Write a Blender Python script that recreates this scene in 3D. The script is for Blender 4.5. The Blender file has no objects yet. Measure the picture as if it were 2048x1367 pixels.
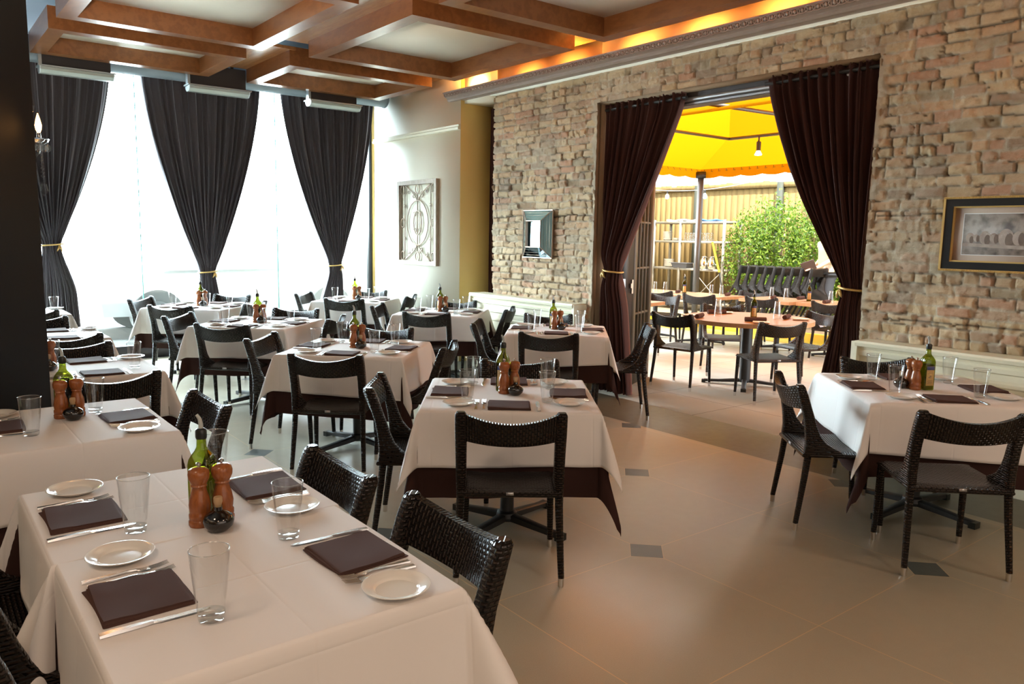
import bpy, math, random
import numpy as np
from math import sin, cos, pi, radians, atan2, hypot, exp, sqrt
from mathutils import Matrix, Vector

random.seed(7); RNG = np.random.default_rng(11)
sc = bpy.context.scene
COL = sc.collection
DATA = bpy.data

# ------------------------------------------------------------------ camera
F_PX, YAW, PITCH, ROLL, EYE = 1555.0, radians(38.1), radians(7.7), radians(1.0), 1.60
fwd = Vector((sin(YAW)*cos(PITCH), cos(YAW)*cos(PITCH), -sin(PITCH)))
rgt0 = Vector((cos(YAW), -sin(YAW), 0)); up0 = rgt0.cross(fwd)
rgt = cos(ROLL)*rgt0 + sin(ROLL)*up0; upv = -sin(ROLL)*rgt0 + cos(ROLL)*up0
cam_data = DATA.cameras.new('camera'); cam = DATA.objects.new('camera', cam_data); COL.objects.link(cam)
cam_data.sensor_width = 36; cam_data.lens = F_PX/2048*36; cam_data.clip_end = 200; cam_data.clip_start = .05
M = Matrix(((rgt.x, upv.x, -fwd.x, 0), (rgt.y, upv.y, -fwd.y, 0), (rgt.z, upv.z, -fwd.z, EYE), (0, 0, 0, 1)))
cam.matrix_world = M
sc.camera = cam

# ------------------------------------------------------------------ exposure, world, sun, daylight portals
sc.view_settings.view_transform = 'Standard'; sc.view_settings.look = 'None'
sc.view_settings.gamma = 1.0; sc.view_settings.use_curve_mapping = False
sc.view_settings.exposure = 0.78
sc.cycles.max_bounces = 8; sc.cycles.transparent_max_bounces = 24; sc.cycles.diffuse_bounces = 5
sc.cycles.caustics_reflective = False; sc.cycles.caustics_refractive = False
sc.cycles.sample_clamp_indirect = 6.0
w = DATA.worlds.new('sky'); sc.world = w; w.use_nodes = True
wn = w.node_tree.nodes; wl = w.node_tree.links; wn.clear()
bg = wn.new('ShaderNodeBackground'); wo = wn.new('ShaderNodeOutputWorld')
bg.inputs[0].default_value = (0.80, 0.92, 1.0, 1)
# hazy sky, brighter over the street (+Y) than over the patio (+X)
wtc = wn.new('ShaderNodeTexCoord'); wd = wn.new('ShaderNodeVectorMath'); wd.operation = 'DOT_PRODUCT'; wd.inputs[1].default_value = (-.25, .968, 0)
wmr = wn.new('ShaderNodeMapRange'); wmr.inputs['From Min'].default_value = .40; wmr.inputs['From Max'].default_value = .88
wmr.inputs['To Min'].default_value = 3.4; wmr.inputs['To Max'].default_value = 36.0
wl.new(wtc.outputs['Generated'], wd.inputs[0]); wl.new(wd.outputs['Value'], wmr.inputs['Value']); wl.new(wmr.outputs[0], bg.inputs[1])
wl.new(bg.outputs[0], wo.inputs[0])

def light(name, kind, loc, energy, color, rot=(0, 0, 0), **kw):
    d = DATA.lights.new(name, kind); d.energy = energy; d.color = color
    for k, v in kw.items(): setattr(d, k, v)
    o = DATA.objects.new(name, d); COL.objects.link(o); o.location = loc; o.rotation_euler = rot
    return o
SUN = Vector((.32, .44, -.84)).normalized()
so = light('sun', 'SUN', (8, 4, 12), 9.0, (1.0, .93, .82), angle=radians(.8))
so.rotation_euler = SUN.to_track_quat('-Z', 'Y').to_euler()
p = light('window_portal', 'AREA', (3.2, 10.62, 1.9), 1, (1, 1, 1), (radians(-90), 0, 0), shape='RECTANGLE', size=5.4, size_y=3.4)
p.data.cycles.is_portal = True
p = light('patio_portal', 'AREA', (6.15, 4.42, 1.5), 1, (1, 1, 1), (0, radians(90), 0), shape='RECTANGLE', size=2.9, size_y=2.9)
p.data.cycles.is_portal = True
# ceiling lamps of the room (warm), two rows over the floor
for (x, y, e) in ((-.6, -1.2, 17), (2.2, -1.4, 17), (4.6, -1.0, 15), (-.9, 1.4, 13)):
    light('ceiling_lamp_light', 'AREA', (x, y, 3.38), e, (1.0, .72, .52), (0, 0, 0), shape='DISK', size=.5)
light('rear_fill_light', 'AREA', (1.5, -3.3, 1.9), 34, (1.0, .84, .74), (radians(90), 0, 0), shape='RECTANGLE', size=7, size_y=2.4)  # soft fill added behind the camera to brighten the room, not a window
for (x, y) in ((-2.6, 1.0), (-1.2, 2.6), (1.0, -2.9), (.1, 5.1), (5.2, .5)):  # unseen up-facing fills added to brighten the ceiling panels
    light('ceiling_fill_light', 'AREA', (x, y, 2.1), {(.1, 5.1): 120, (-1.2, 2.6): 90, (5.2, .5): 14}.get((x, y), 45), (1.0, .80, .60), (radians(180), 0, 0), shape='DISK', size=.4)

# ------------------------------------------------------------------ helpers
def tag(o, label=None, cat=None, group=None, kind=None):
    if label: o['label'] = label
    if cat: o['category'] = cat
    if group: o['group'] = group
    if kind: o['kind'] = kind
    return o

def empty(name, loc=(0, 0, 0), rz=0.0):
    o = DATA.objects.new(name, None); COL.objects.link(o); o.location = loc; o.rotation_euler = (0, 0, rz)
    o.empty_display_size = .1
    return o

class MB:
    """collects geometry for ONE mesh"""
    def __init__(s): s.v = []; s.f = []; s.uv = []; s.mi = []; s.m = 0
    def face(s, idx, uv=None):
        s.f.append(tuple(idx)); s.uv.append(uv); s.mi.append(s.m)
    def box(s, c, d, rz=0, R=None):
        cx, cy, cz = c; hx, hy, hz = d[0]/2, d[1]/2, d[2]/2; b = len(s.v)
        for sx in (-1, 1):
            for sy in (-1, 1):
                for sz in (-1, 1):
                    x, y, z = sx*hx, sy*hy, sz*hz
                    if R is not None:
                        q = R @ Vector((x, y, z)); x, y, z = q
                    else:
                        x, y = x*cos(rz)-y*sin(rz), x*sin(rz)+y*cos(rz)
                    s.v.append((cx+x, cy+y, cz+z))
        for q in ((0, 1, 3, 2), (4, 6, 7, 5), (0, 4, 5, 1), (2, 3, 7, 6), (0, 2, 6, 4), (1, 5, 7, 3)):
            s.face([b+i for i in q])
        return s
    def bb(s, x0, x1, y0, y1, z0, z1):
        return s.box(((x0+x1)/2, (y0+y1)/2, (z0+z1)/2), (abs(x1-x0), abs(y1-y0), abs(z1-z0)))
    def loft(s, rings, cap=True, closed=True):
        b = len(s.v); n = len(rings[0]); vv = 0
        for r in rings: s.v += [tuple(p) for p in r]
        us = [0]
        for i in range(n): us.append(us[-1]+(Vector(rings[len(rings)//2][(i+1) % n])-Vector(rings[len(rings)//2][i])).length)
        m = n if closed else n-1
        for k in range(len(rings)-1):
            dv = (sum((Vector(p) for p in rings[k+1]), Vector())/n-sum((Vector(p) for p in rings[k]), Vector())/n).length
            for i in range(m):
                j = (i+1) % n
                s.face((b+k*n+i, b+k*n+j, b+(k+1)*n+j, b+(k+1)*n+i), ((us[i], vv), (us[i+1], vv), (us[i+1], vv+dv), (us[i], vv+dv)))
            vv += dv
        if cap and closed:
            s.face([b+i for i in range(n)][::-1]); s.face([b+(len(rings)-1)*n+i for i in range(n)])
        return s
    def lathe(s, prof, seg=24, c=(0, 0, 0), cap=True):
        return s.loft([[(c[0]+r*cos(2*pi*i/seg), c[1]+r*sin(2*pi*i/seg), c[2]+z) for i in range(seg)] for r, z in prof], cap)
    def tube(s, path, r, seg=8, cap=True):
        P = [Vector(p) for p in path]; rr = r if isinstance(r, (list, tuple)) else [r]*len(P)
        rings = []; prev = None
        for i, q in enumerate(P):
            t = (P[min(i+1, len(P)-1)]-P[max(i-1, 0)])
            if t.length < 1e-9: t = Vector((0, 0, 1))
            t.normalize()
            if prev is None:
                a = Vector((0, 0, 1)) if abs(t.z) < .9 else Vector((1, 0, 0))
            else: a = prev
            n = (a-t*a.dot(t)).normalized(); prev = n; bi = t.cross(n)
            rings.append([q+rr[i]*(cos(2*pi*k/seg)*n+sin(2*pi*k/seg)*bi) for k in range(seg)])
        return s.loft(rings, cap)
    def grid(s, fn, nu, nv, uvs=None):
        b = len(s.v)
        for j in range(nv+1):
            for i in range(nu+1): s.v.append(tuple(fn(i/nu, j/nv)))
        for j in range(nv):
            for i in range(nu):
                a = b+j*(nu+1)+i
                uv = None
                if uvs:
                    uv = tuple((uvs[0]*x/nu, uvs[1]*y/nv) for x, y in ((i, j), (i+1, j), (i+1, j+1), (i, j+1)))
                s.face((a, a+1, a+nu+2, a+nu+1), uv)
        return s
    def prism(s, prof, axis, a0, a1):
        """closed polygon prof of (p,q) pairs extruded along an axis. axis 'Y': p=x,q=z ; 'X': p=y,q=z ; 'Z': p=x,q=y"""
        def P(p, q, a): return {'Y': (p, a, q), 'X': (a, p, q), 'Z': (p, q, a)}[axis]
        return s.loft([[P(p, q, a0) for p, q in prof], [P(p, q, a1) for p, q in prof]])
    def build(s, name, mats, parent=None, sharp=35, uv=True, mod=None):
        me = DATA.meshes.new(name); me.from_pydata([tuple(v) for v in s.v], [], s.f)
        for m in (mats if isinstance(mats, (list, tuple)) else [mats]): me.materials.append(m)
        if any(s.mi): me.polygons.foreach_set('material_index', s.mi)
        if uv and any(u is not None for u in s.uv):
            l = me.uv_layers.new(name='UVMap'); arr = []
            for f, u in zip(s.f, s.uv):
                for k in range(len(f)): arr += (u[k] if u is not None else (s.v[f[k]][0]+s.v[f[k]][1], s.v[f[k]][2]))
            l.data.foreach_set('uv', arr)
        me.polygons.foreach_set('use_smooth', [True]*len(me.polygons))
        if sharp: me.set_sharp_from_angle(angle=radians(sharp))
        me.update()
        o = DATA.objects.new(name, me); COL.objects.link(o)
        if parent is not None: o.parent = parent
        if mod:
            for t, kw in mod:
                m = o.modifiers.new(t.lower(), t)
                for k, v in kw.items(): setattr(m, k, v)
        return o

def copy_tree(o, parent=None):
    c = o.copy(); COL.objects.link(c); c.parent = parent
    for ch in list(o.children): copy_tree(ch, c)
    return c

PROTO = {}
def inst(kind, loc, rz, label, cat, group=None, rot=None):
    """first call builds the thing, later calls copy it with its parts"""
    if kind not in PROTO: o = PROTO[kind] = BUILD[kind]()
    else: o = copy_tree(PROTO[kind])
    for k in ('label', 'group'):
        if k in o: del o[k]
    o.location = loc; o.rotation_euler = rot if rot else (0, 0, rz)
    return tag(o, label, cat, group)
BUILD = {}

def struct(o): o['kind'] = 'structure'; return o

# ------------------------------------------------------------------ materials
def mat(name, col=(.5, .5, .5), rough=.5, metal=0, spec=.5, **kw):
    m = DATA.materials.new(name); m.use_nodes = True; nt = m.node_tree; b = nt.nodes['Principled BSDF']
    b.inputs['Base Color'].default_value = (*col, 1); b.inputs['Roughness'].default_value = rough
    b.inputs['Metallic'].default_value = metal; b.inputs['Specular IOR Level'].default_value = spec
    for k, v in kw.items(): b.inputs[k].default_value = v
    m['b'] = 1
    return m
def nd(m, t, **kw):
    n = m.node_tree.nodes.new(t)
    for k, v in kw.items(): setattr(n, k, v)
    return n
def lk(m, a, b): m.node_tree.links.new(a, b)
def bsdf(m): return m.node_tree.nodes['Principled BSDF']
def math_(m, op, a, b=None, c=None):
    n = nd(m, 'ShaderNodeMath', operation=op)
    for i, x in enumerate((a, b, c)):
        if x is None: continue
        if isinstance(x, (int, float)): n.inputs[i].default_value = x
        else: lk(m, x, n.inputs[i])
    return n.outputs[0]
def mixc(m, fac, a, b):
    n = nd(m, 'ShaderNodeMix', data_type='RGBA')
    for i, x in ((0, fac), (6, a), (7, b)):
        if isinstance(x, (int, float)): n.inputs[i].default_value = x
        elif isinstance(x, tuple): n.inputs[i].default_value = (*x, 1)
        else: lk(m, x, n.inputs[i])
    return n.outputs[2]
def noise(m, scale, detail=3, vec=None, rough=.5):
    n = nd(m, 'ShaderNodeTexNoise'); n.inputs['Scale'].default_value = scale; n.inputs['Detail'].default_value = detail
    n.inputs['Roughness'].default_value = rough
    if vec is None: vec = nd(m, 'ShaderNodeTexCoord').outputs['Object']
    lk(m, vec, n.inputs['Vector']); return n.outputs[0]
def bump(m, h, strength=.5, dist=.01):
    n = nd(m, 'ShaderNodeBump'); n.inputs['Strength'].default_value = strength; n.inputs['Distance'].default_value = dist
    lk(m, h, n.inputs['Height']); lk(m, n.outputs[0], bsdf(m).inputs['Normal']); return n
def ramp(m, fac, stops):
    n = nd(m, 'ShaderNodeValToRGB'); lk(m, fac, n.inputs[0]); e = n.color_ramp.elements
    while len(e) < len(stops): e.new(.5)
    for el, (p_, c) in zip(e, stops): el.position = p_; el.color = (*c, 1)
    return n.outputs[0]

def noisy(name, c1, c2, scale, rough=.6, bs=0, bd=.002, **kw):
    m = mat(name, c1, rough, **kw); f = noise(m, scale, 4)
    lk(m, mixc(m, f, c1, c2), bsdf(m).inputs['Base Color'])
    if bs: bump(m, f, bs, bd)
    return m
def glassy(name, tint, rough=.02, ior=1.5, gloss=(1, 1, 1)):
    """thin clear sheet: fresnel mix of a glossy and a tinted transparent layer"""
    m = DATA.materials.new(name); m.use_nodes = True; nt = m.node_tree; nt.nodes.clear()
    o = nt.nodes.new('ShaderNodeOutputMaterial'); mx = nt.nodes.new('ShaderNodeMixShader')
    t = nt.nodes.new('ShaderNodeBsdfTransparent'); g = nt.nodes.new('ShaderNodeBsdfGlossy'); fr = nt.nodes.new('ShaderNodeFresnel')
    t.inputs[0].default_value = (*tint, 1); g.inputs[0].default_value = (*gloss, 1); g.inputs['Roughness'].default_value = rough
    nt.nodes.remove(fr); lw = nt.nodes.new('ShaderNodeLayerWeight'); lw.inputs[0].default_value = .5
    pw = nt.nodes.new('ShaderNodeMath'); pw.operation = 'POWER'; nt.links.new(lw.outputs['Facing'], pw.inputs[0]); pw.inputs[1].default_value = 4.5
    f0 = ((ior-1)/(ior+1))**2; ma = nt.nodes.new('ShaderNodeMath'); ma.operation = 'MULTIPLY_ADD'; nt.links.new(pw.outputs[0], ma.inputs[0])
    ma.inputs[1].default_value = .9*(1-f0) if ior > 1.3 else (.25 if ior > 1.1 else .03); ma.inputs[2].default_value = f0
    nt.links.new(ma.outputs[0], mx.inputs[0]); nt.links.new(t.outputs[0], mx.inputs[1]); nt.links.new(g.outputs[0], mx.inputs[2])
    nt.links.new(mx.outputs[0], o.inputs[0]); return m

def cloth_mat(name, col, weave=900, creases=True, sheen=.0):
    m = mat(name, col, .9, spec=.12)
    tc = nd(m, 'ShaderNodeTexCoord'); f = noise(m, 4, 3, tc.outputs['Object'])
    h = f
    if creases:
        uvn = nd(m, 'ShaderNodeSeparateXYZ'); lk(m, tc.outputs['UV'], uvn.inputs[0])
        tot = None
        for ax in (0, 1):
            a = math_(m, 'PINGPONG', uvn.outputs[ax], .20)
            s_ = math_(m, 'SMOOTH_MIN', a, .006, .006)
            tot = s_ if tot is None else math_(m, 'ADD', tot, s_)
        h = math_(m, 'ADD', math_(m, 'MULTIPLY', f, .35), math_(m, 'MULTIPLY', tot, 40.0))
    bump(m, h, .6, .007)
    if sheen:
        bsdf(m).inputs['Sheen Weight'].default_value = sheen; bsdf(m).inputs['Sheen Roughness'].default_value = .4
    return m

MT = {}
MT['white_cloth'] = cloth_mat('white_cloth', (.80, .77, .75))
MT['brown_cloth'] = cloth_mat('brown_cloth', (.040, .019, .016), creases=False)
MT['napkin'] = cloth_mat('napkin', (.085, .046, .038), creases=False)
MT['cream'] = noisy('cream_paint', (.80, .76, .58), (.76, .72, .54), 3, .45)
MT['gold_paint'] = noisy('gold_paint', (.80, .58, .20), (.76, .54, .18), 3, .5)
MT['cream_wall'] = noisy('cream_wall_paint', (.90, .88, .74), (.87, .84, .70), 2, .6)
MT['panel'] = noisy('ceiling_panel', (.86, .80, .68), (.82, .76, .64), 5, .8)
MT['ceiling'] = mat('ceiling_dark', (.04, .05, .06), .8)
MT['pillar'] = noisy('pillar_paint', (.012, .014, .018), (.016, .018, .022), 2, .5)
MT['inner_wall'] = mat('inner_wall_paint', (.42, .33, .24), .7)
MT['iron'] = noisy('black_iron', (.018, .018, .018), (.025, .025, .025), 30, .42, .1)
MT['steel'] = mat('steel', (.72, .71, .70), .22, 1)
MT['chrome'] = mat('chrome', (.75, .73, .70), .12, 1)
MT['galv'] = noisy('shelf_metal', (.34, .34, .30), (.26, .20, .13), 6, .5, metal=.2)
MT['china'] = mat('white_china', (.80, .78, .73), .12, spec=.6)
MT['glass'] = glassy('drinking_glass', (.975, .98, .98), .01, 1.5)
MT['glass_base'] = glassy('glass_base', (.90, .92, .92), .03, 2.1)
MT['pane'] = glassy('window_pane', (.93, .97, .97), .0, 1.15)
MT['museum'] = glassy('picture_glass', (.97, .97, .97), .0, 1.04)
MT['bottle'] = glassy('green_bottle', (.46, .50, .10), .03, 1.5)
MT['oil'] = glassy('olive_oil', (.55, .50, .03), .1, 1.1)
MT['vinegar'] = mat('dark_vinegar', (.006, .004, .003), .08, spec=.8)
MT['cruet'] = glassy('cruet_glass', (.8, .8, .7), .02, 1.5)
MT['cork'] = noisy('cork', (.50, .33, .18), (.38, .24, .12), 60, .8)
MT['pourer'] = mat('pourer', (.40, .44, .42), .35)
MT['collar'] = mat('black_collar', (.012, .014, .012), .3)
MT['label'] = mat('bottle_label', (.62, .42, .16), .6)
MT['label_blue'] = mat('label_blue', (.06, .08, .22), .6)
MT['label_ink'] = mat('label_ink', (.28, .2, .12), .6)
MT['gold'] = mat('gold_cord', (.62, .42, .14), .4, .3)
MT['black_frame'] = mat('black_lacquer', (.012, .014, .016), .28)
MT['mirror'] = mat('mirror_glass', (.40, .62, .74), .04, 1)
MT['mirror_edge'] = mat('mirror_bead', (.45, .33, .24), .35, .6)
MT['lintel'] = mat('dark_lintel', (.035, .025, .022), .45)
MT['rail'] = mat('silver_rail', (.45, .45, .46), .35, .8)
MT['plaster'] = noisy('jamb_plaster', (.36, .25, .15), (.28, .20, .12), 8, .8, .3, .004)
MT['white_paint'] = mat('white_outside_paint', (.85, .85, .82), .8)
MT['yellow'] = noisy('yellow_paint', (.85, .55, .01), (.65, .42, .01), 12, .6)
MT['patio_metal'] = mat('patio_post_metal', (.12, .11, .10), .35, .6)
MT['heater_case'] = mat('heater_case', (.035, .032, .034), .5)
MT['heater_metal'] = mat('heater_metal', (.45, .52, .55), .3, .6)
MT['heater_glass'] = mat('heater_reflector', (.34, .38, .36), .35, .3)
MT['duct'] = mat('grey_duct', (.22, .27, .31), .5, .3)
MT['tag_orange'] = mat('orange_tag', (.85, .22, .08), .6)
MT['skin'] = mat('skin', (.72, .40, .27), .5)
MT['shirt'] = mat('cream_shirt', (.42, .36, .2), .8)
MT['trousers'] = mat('dark_trousers', (.03, .035, .045), .8)
MT['shoe'] = mat('white_shoe', (.7, .72, .75), .6)
MT['hair'] = mat('dark_hair', (.03, .02, .015), .5)
MT['menu'] = mat('brown_menu_cover', (.05, .028, .02), .6)
MT['asphalt'] = mat('street_concrete', (.62, .62, .60), .9)
MT['car'] = mat('pale_car_paint', (.86, .87, .88), .3)
MT['car_glass'] = mat('car_side_glass', (.70, .72, .74), .2)
MT['tyre'] = mat('tyre', (.25, .25, .25), .9)
MT['bark'] = noisy('bark', (.16, .10, .06), (.28, .2, .13), 20, .9, .5, .01)
MT['soil'] = noisy('soil', (.22, .16, .09), (.45, .36, .22), 12, .95, .5, .03)
MT['wire'] = mat('wire_grey', (.3, .3, .3), .5)
MT['blue_cloth'] = mat('blue_plastic', (.05, .15, .45), .6)
MT['grey_plastic'] = mat('grey_plastic', (.10, .10, .11), .5)
MT['paper'] = mat('paper', (.7, .66, .58), .8)

# woven rattan: brick weave in UV metres
def rattan():
    m = mat('dark_rattan', (.03, .018, .012), .27, spec=.45)
    tc = nd(m, 'ShaderNodeTexCoord'); b = nd(m, 'ShaderNodeTexBrick')
    lk(m, tc.outputs['UV'], b.inputs['Vector']); b.inputs['Scale'].default_value = 1
    b.inputs['Brick Width'].default_value = .026; b.inputs['Row Height'].default_value = .0135
    b.inputs['Mortar Size'].default_value = .0048; b.inputs['Mortar Smooth'].default_value = 1.0
    b.inputs['Color1'].default_value = (.026, .015, .010, 1); b.inputs['Color2'].default_value = (.016, .009, .006, 1)
    b.inputs['Mortar'].default_value = (.004, .003, .002, 1)
    lk(m, b.outputs['Color'], bsdf(m).inputs['Base Color'])
    bump(m, math_(m, 'SUBTRACT', 1.0, b.outputs['Fac']), 1.0, .012)
    return m
MT['rattan'] = rattan()

def wood(name, c1, c2, scale=(1, 1, 1), rough=.35, coords='Object'):
    m = mat(name, c1, rough)
    tc = nd(m, 'ShaderNodeTexCoord'); mp = nd(m, 'ShaderNodeMapping'); mp.inputs['Scale'].default_value = scale
    lk(m, tc.outputs[coords], mp.inputs[0])
    f = noise(m, 3.0, 5, mp.outputs[0], .65)
    f2 = math_(m, 'SINE', math_(m, 'MULTIPLY', f, 38.0))
    c = mixc(m, math_(m, 'MULTIPLY_ADD', f2, .22, .45), c1, c2)
    lk(m, c, bsdf(m).inputs['Base Color']); return m
MT['coffer_x'] = wood('walnut_coffer', (.26, .105, .036), (.15, .052, .017), (1, .35, 1), .28)
MT['plank'] = wood('ceiling_plank', (.42, .20, .075), (.28, .12, .045), (2.5, .25, 1), .25)
MT['mill'] = wood('mill_wood', (.34, .11, .03), (.20, .055, .015), (8, 8, 2), .25)
MT['patio_wood'] = wood('patio_table_wood', (.40, .21, .10), (.52, .30, .15), (1.5, 6, 1), .3)
MT['art_wood'] = wood('art_frame_wood', (.42, .34, .26), (.20, .15, .10), (8, 8, 1), .6)
MT['art_iron'] = mat('scroll_iron', (.40, .32, .24), .5, .4)

def velvet(name, c, sh, sc_):
    m = mat(name, c, .75, spec=.2); b = bsdf(m)
    b.inputs['Sheen Weight'].default_value = sh; b.inputs['Sheen Roughness'].default_value = .35
    b.inputs['Sheen Tint'].default_value = (*sc_, 1); return m
MT['velvet'] = velvet('brown_velvet', (.055, .022, .018), .7, (.75, .45, .42))
MT['velvet_window'] = velvet('grey_velvet', (.075, .066, .072), 1.0, (.8, .78, .85))

# floor: terrazzo, 0.97 m joints along the walls with a dark diamond on every other crossing
def floor_mat():
    m = mat('terrazzo', (.4, .33, .24), .24, spec=.5)
    tc = nd(m, 'ShaderNodeTexCoord'); sp = nd(m, 'ShaderNodeSeparateXYZ'); lk(m, tc.outputs['Object'], sp.inputs[0])
    X, Y = sp.outputs[0], sp.outputs[1]; S = .97; XO, YO = 2.94, 2.59
    gx = math_(m, 'DIVIDE', math_(m, 'SUBTRACT', X, XO), S); gy = math_(m, 'DIVIDE', math_(m, 'SUBTRACT', Y, YO), S)
    rx = math_(m, 'ROUND', gx); ry = math_(m, 'ROUND', gy)
    ax = math_(m, 'MULTIPLY', math_(m, 'ABSOLUTE', math_(m, 'SUBTRACT', gx, rx)), S)
    ay = math_(m, 'MULTIPLY', math_(m, 'ABSOLUTE', math_(m, 'SUBTRACT', gy, ry)), S)
    joint = math_(m, 'LESS_THAN', math_(m, 'MINIMUM', ax, ay), .0022)
    man = math_(m, 'ADD', ax, ay)
    par = math_(m, 'LESS_THAN', math_(m, 'PINGPONG', math_(m, 'ADD', rx, ry), 1.0), .5)
    dia = math_(m, 'MULTIPLY', math_(m, 'LESS_THAN', man, .115), par)
    rim = math_(m, 'MULTIPLY', math_(m, 'LESS_THAN', man, .119), par)
    n1 = noise(m, 220, 2, tc.outputs['Object']); n2 = noise(m, 1.1, 3, tc.outputs['Object'])
    base = mixc(m, n1, (.365, .325, .24), (.475, .425, .315)); base = mixc(m, math_(m, 'MULTIPLY', n2, .35), base, (.30, .26, .20))
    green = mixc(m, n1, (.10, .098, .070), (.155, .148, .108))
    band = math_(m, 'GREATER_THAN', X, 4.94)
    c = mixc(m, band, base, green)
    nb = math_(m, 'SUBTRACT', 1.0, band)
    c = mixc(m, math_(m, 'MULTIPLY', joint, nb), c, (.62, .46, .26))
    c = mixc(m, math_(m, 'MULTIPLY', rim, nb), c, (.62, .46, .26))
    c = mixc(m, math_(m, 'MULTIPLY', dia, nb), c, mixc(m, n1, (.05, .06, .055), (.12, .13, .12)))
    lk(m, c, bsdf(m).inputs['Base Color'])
    n3 = noise(m, 14, 4, tc.outputs['Object'])
    lk(m, math_(m, 'MULTIPLY_ADD', n3, .10, .30), bsdf(m).inputs['Roughness'])
    bump(m, n3, .05, .002)
    return m
MT['floor'] = floor_mat()

def paver_mat():
    m = mat('patio_pavers', (.6, .55, .46), .45)
    tc = nd(m, 'ShaderNodeTexCoord'); b = nd(m, 'ShaderNodeTexBrick'); lk(m, tc.outputs['Object'], b.inputs['Vector'])
    b.inputs['Scale'].default_value = 1; b.inputs['Brick Width'].default_value = .9; b.inputs['Row Height'].default_value = .9
    b.inputs['Mortar Size'].default_value = .004; b.offset = 0
    n = noise(m, 2.2, 4, tc.outputs['Object'])
    c = mixc(m, n, (.62, .59, .50), (.50, .47, .39))
    lk(m, mixc(m, b.outputs['Fac'], c, (.2, .17, .13)), bsdf(m).inputs['Base Color']); return m
MT['pavers'] = paver_mat()

def brick_mat():
    m = mat('old_brick', (.5, .4, .3), .82, spec=.3)
    a = nd(m, 'ShaderNodeVertexColor'); a.layer_name = 'tone'
    tc = nd(m, 'ShaderNodeTexCoord'); f = noise(m, 55, 5, tc.outputs['Object'], .7); g = noise(m, 9, 4, tc.outputs['Object'])
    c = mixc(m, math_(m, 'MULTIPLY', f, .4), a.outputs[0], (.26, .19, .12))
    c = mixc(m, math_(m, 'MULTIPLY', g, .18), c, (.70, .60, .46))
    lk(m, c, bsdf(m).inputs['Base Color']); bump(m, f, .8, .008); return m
MT['brick'] = brick_mat()

def canopy_mat():
    m = DATA.materials.new('yellow_canvas'); m.use_nodes = True; nt = m.node_tree; nt.nodes.clear()
    o = nt.nodes.new('ShaderNodeOutputMaterial'); mx = nt.nodes.new('ShaderNodeMixShader'); mx.inputs[0].default_value = .6
    d = nt.nodes.new('ShaderNodeBsdfDiffuse'); t = nt.nodes.new('ShaderNodeBsdfTranslucent')
    d.inputs[0].default_value = (.40, .135, .002, 1); t.inputs[0].default_value = (.38, .112, .001, 1)
    nt.links.new(d.outputs[0], mx.inputs[1]); nt.links.new(t.outputs[0], mx.inputs[2]); nt.links.new(mx.outputs[0], o.inputs[0]); return m
MT['canopy'] = canopy_mat()

def leaf_mat(name, c1, c2):
    m = DATA.materials.new(name); m.use_nodes = True; nt = m.node_tree; b = nt.nodes['Principled BSDF']
    o = nt.nodes['Material Output']; g = nt.nodes.new('ShaderNodeNewGeometry'); r = nt.nodes.new('ShaderNodeValToRGB')
    r.color_ramp.elements[0].color = (*c1, 1); r.color_ramp.elements[1].color = (*c2, 1)
    nt.links.new(g.outputs['Random Per Island'], r.inputs[0]); nt.links.new(r.outputs[0], b.inputs['Base Color'])
    b.inputs['Roughness'].default_value = .45
    t = nt.nodes.new('ShaderNodeBsdfTranslucent'); nt.links.new(r.outputs[0], t.inputs[0])
    mx = nt.nodes.new('ShaderNodeMixShader'); mx.inputs[0].default_value = .4
    nt.links.new(b.outputs[0], mx.inputs[1]); nt.links.new(t.outputs[0], mx.inputs[2]); nt.links.new(mx.outputs[0], o.inputs[0]); return m
MT['leaf'] = leaf_mat('bush_leaves', (.03, .09, .008), (.26, .38, .04))

def fence_mat():
    m = mat('fence_boards', (.5, .36, .16), .8)
    tc = nd(m, 'ShaderNodeTexCoord'); mp = nd(m, 'ShaderNodeMapping'); mp.inputs['Scale'].default_value = (1, 6, .8)
    lk(m, tc.outputs['Object'], mp.inputs[0]); f = noise(m, 2.5, 5, mp.outputs[0], .6)
    lk(m, mixc(m, f, (.12, .07, .022), (.30, .20, .065)), bsdf(m).inputs['Base Color']); bump(m, f, .3, .005); return m
MT['fence'] = fence_mat()
def emit(name, col, s):
    m = mat(name, col, .4); b = bsdf(m); b.inputs['Emission Color'].default_value = (*col, 1); b.inputs['Emission Strength'].default_value = s; return m
MT['flame_bulb'] = emit('candle_bulb_glow', (1.0, .42, .10), 14.0)
MT['bulb'] = emit('bulb_glow', (1.0, .85, .6), 2.5)
MT['crystal'] = glassy('crystal', (.85, .88, .9), .02, 1.9)

# ================================================================== THE ROOM
WX = 5.65          # inner face of the brick wall
o = MB().bb(-3.2, WX, -3.4, 10.6, -.12, 0).build('floor', MT['floor'], sharp=0); struct(o)
struct(MB().bb(-3.3, 6.2, -3.5, 10.8, 3.75, 3.9).build('ceiling', MT['ceiling'], sharp=0))
struct(MB().bb(-3.3, -3.2, -3.5, 10.6, 0, 3.75).build('wall_left', MT['inner_wall'], sharp=0))
struct(MB().bb(-3.2, 6.0, -3.5, -3.4, 0, 3.75).build('wall_back', MT['inner_wall'], sharp=0))
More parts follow.
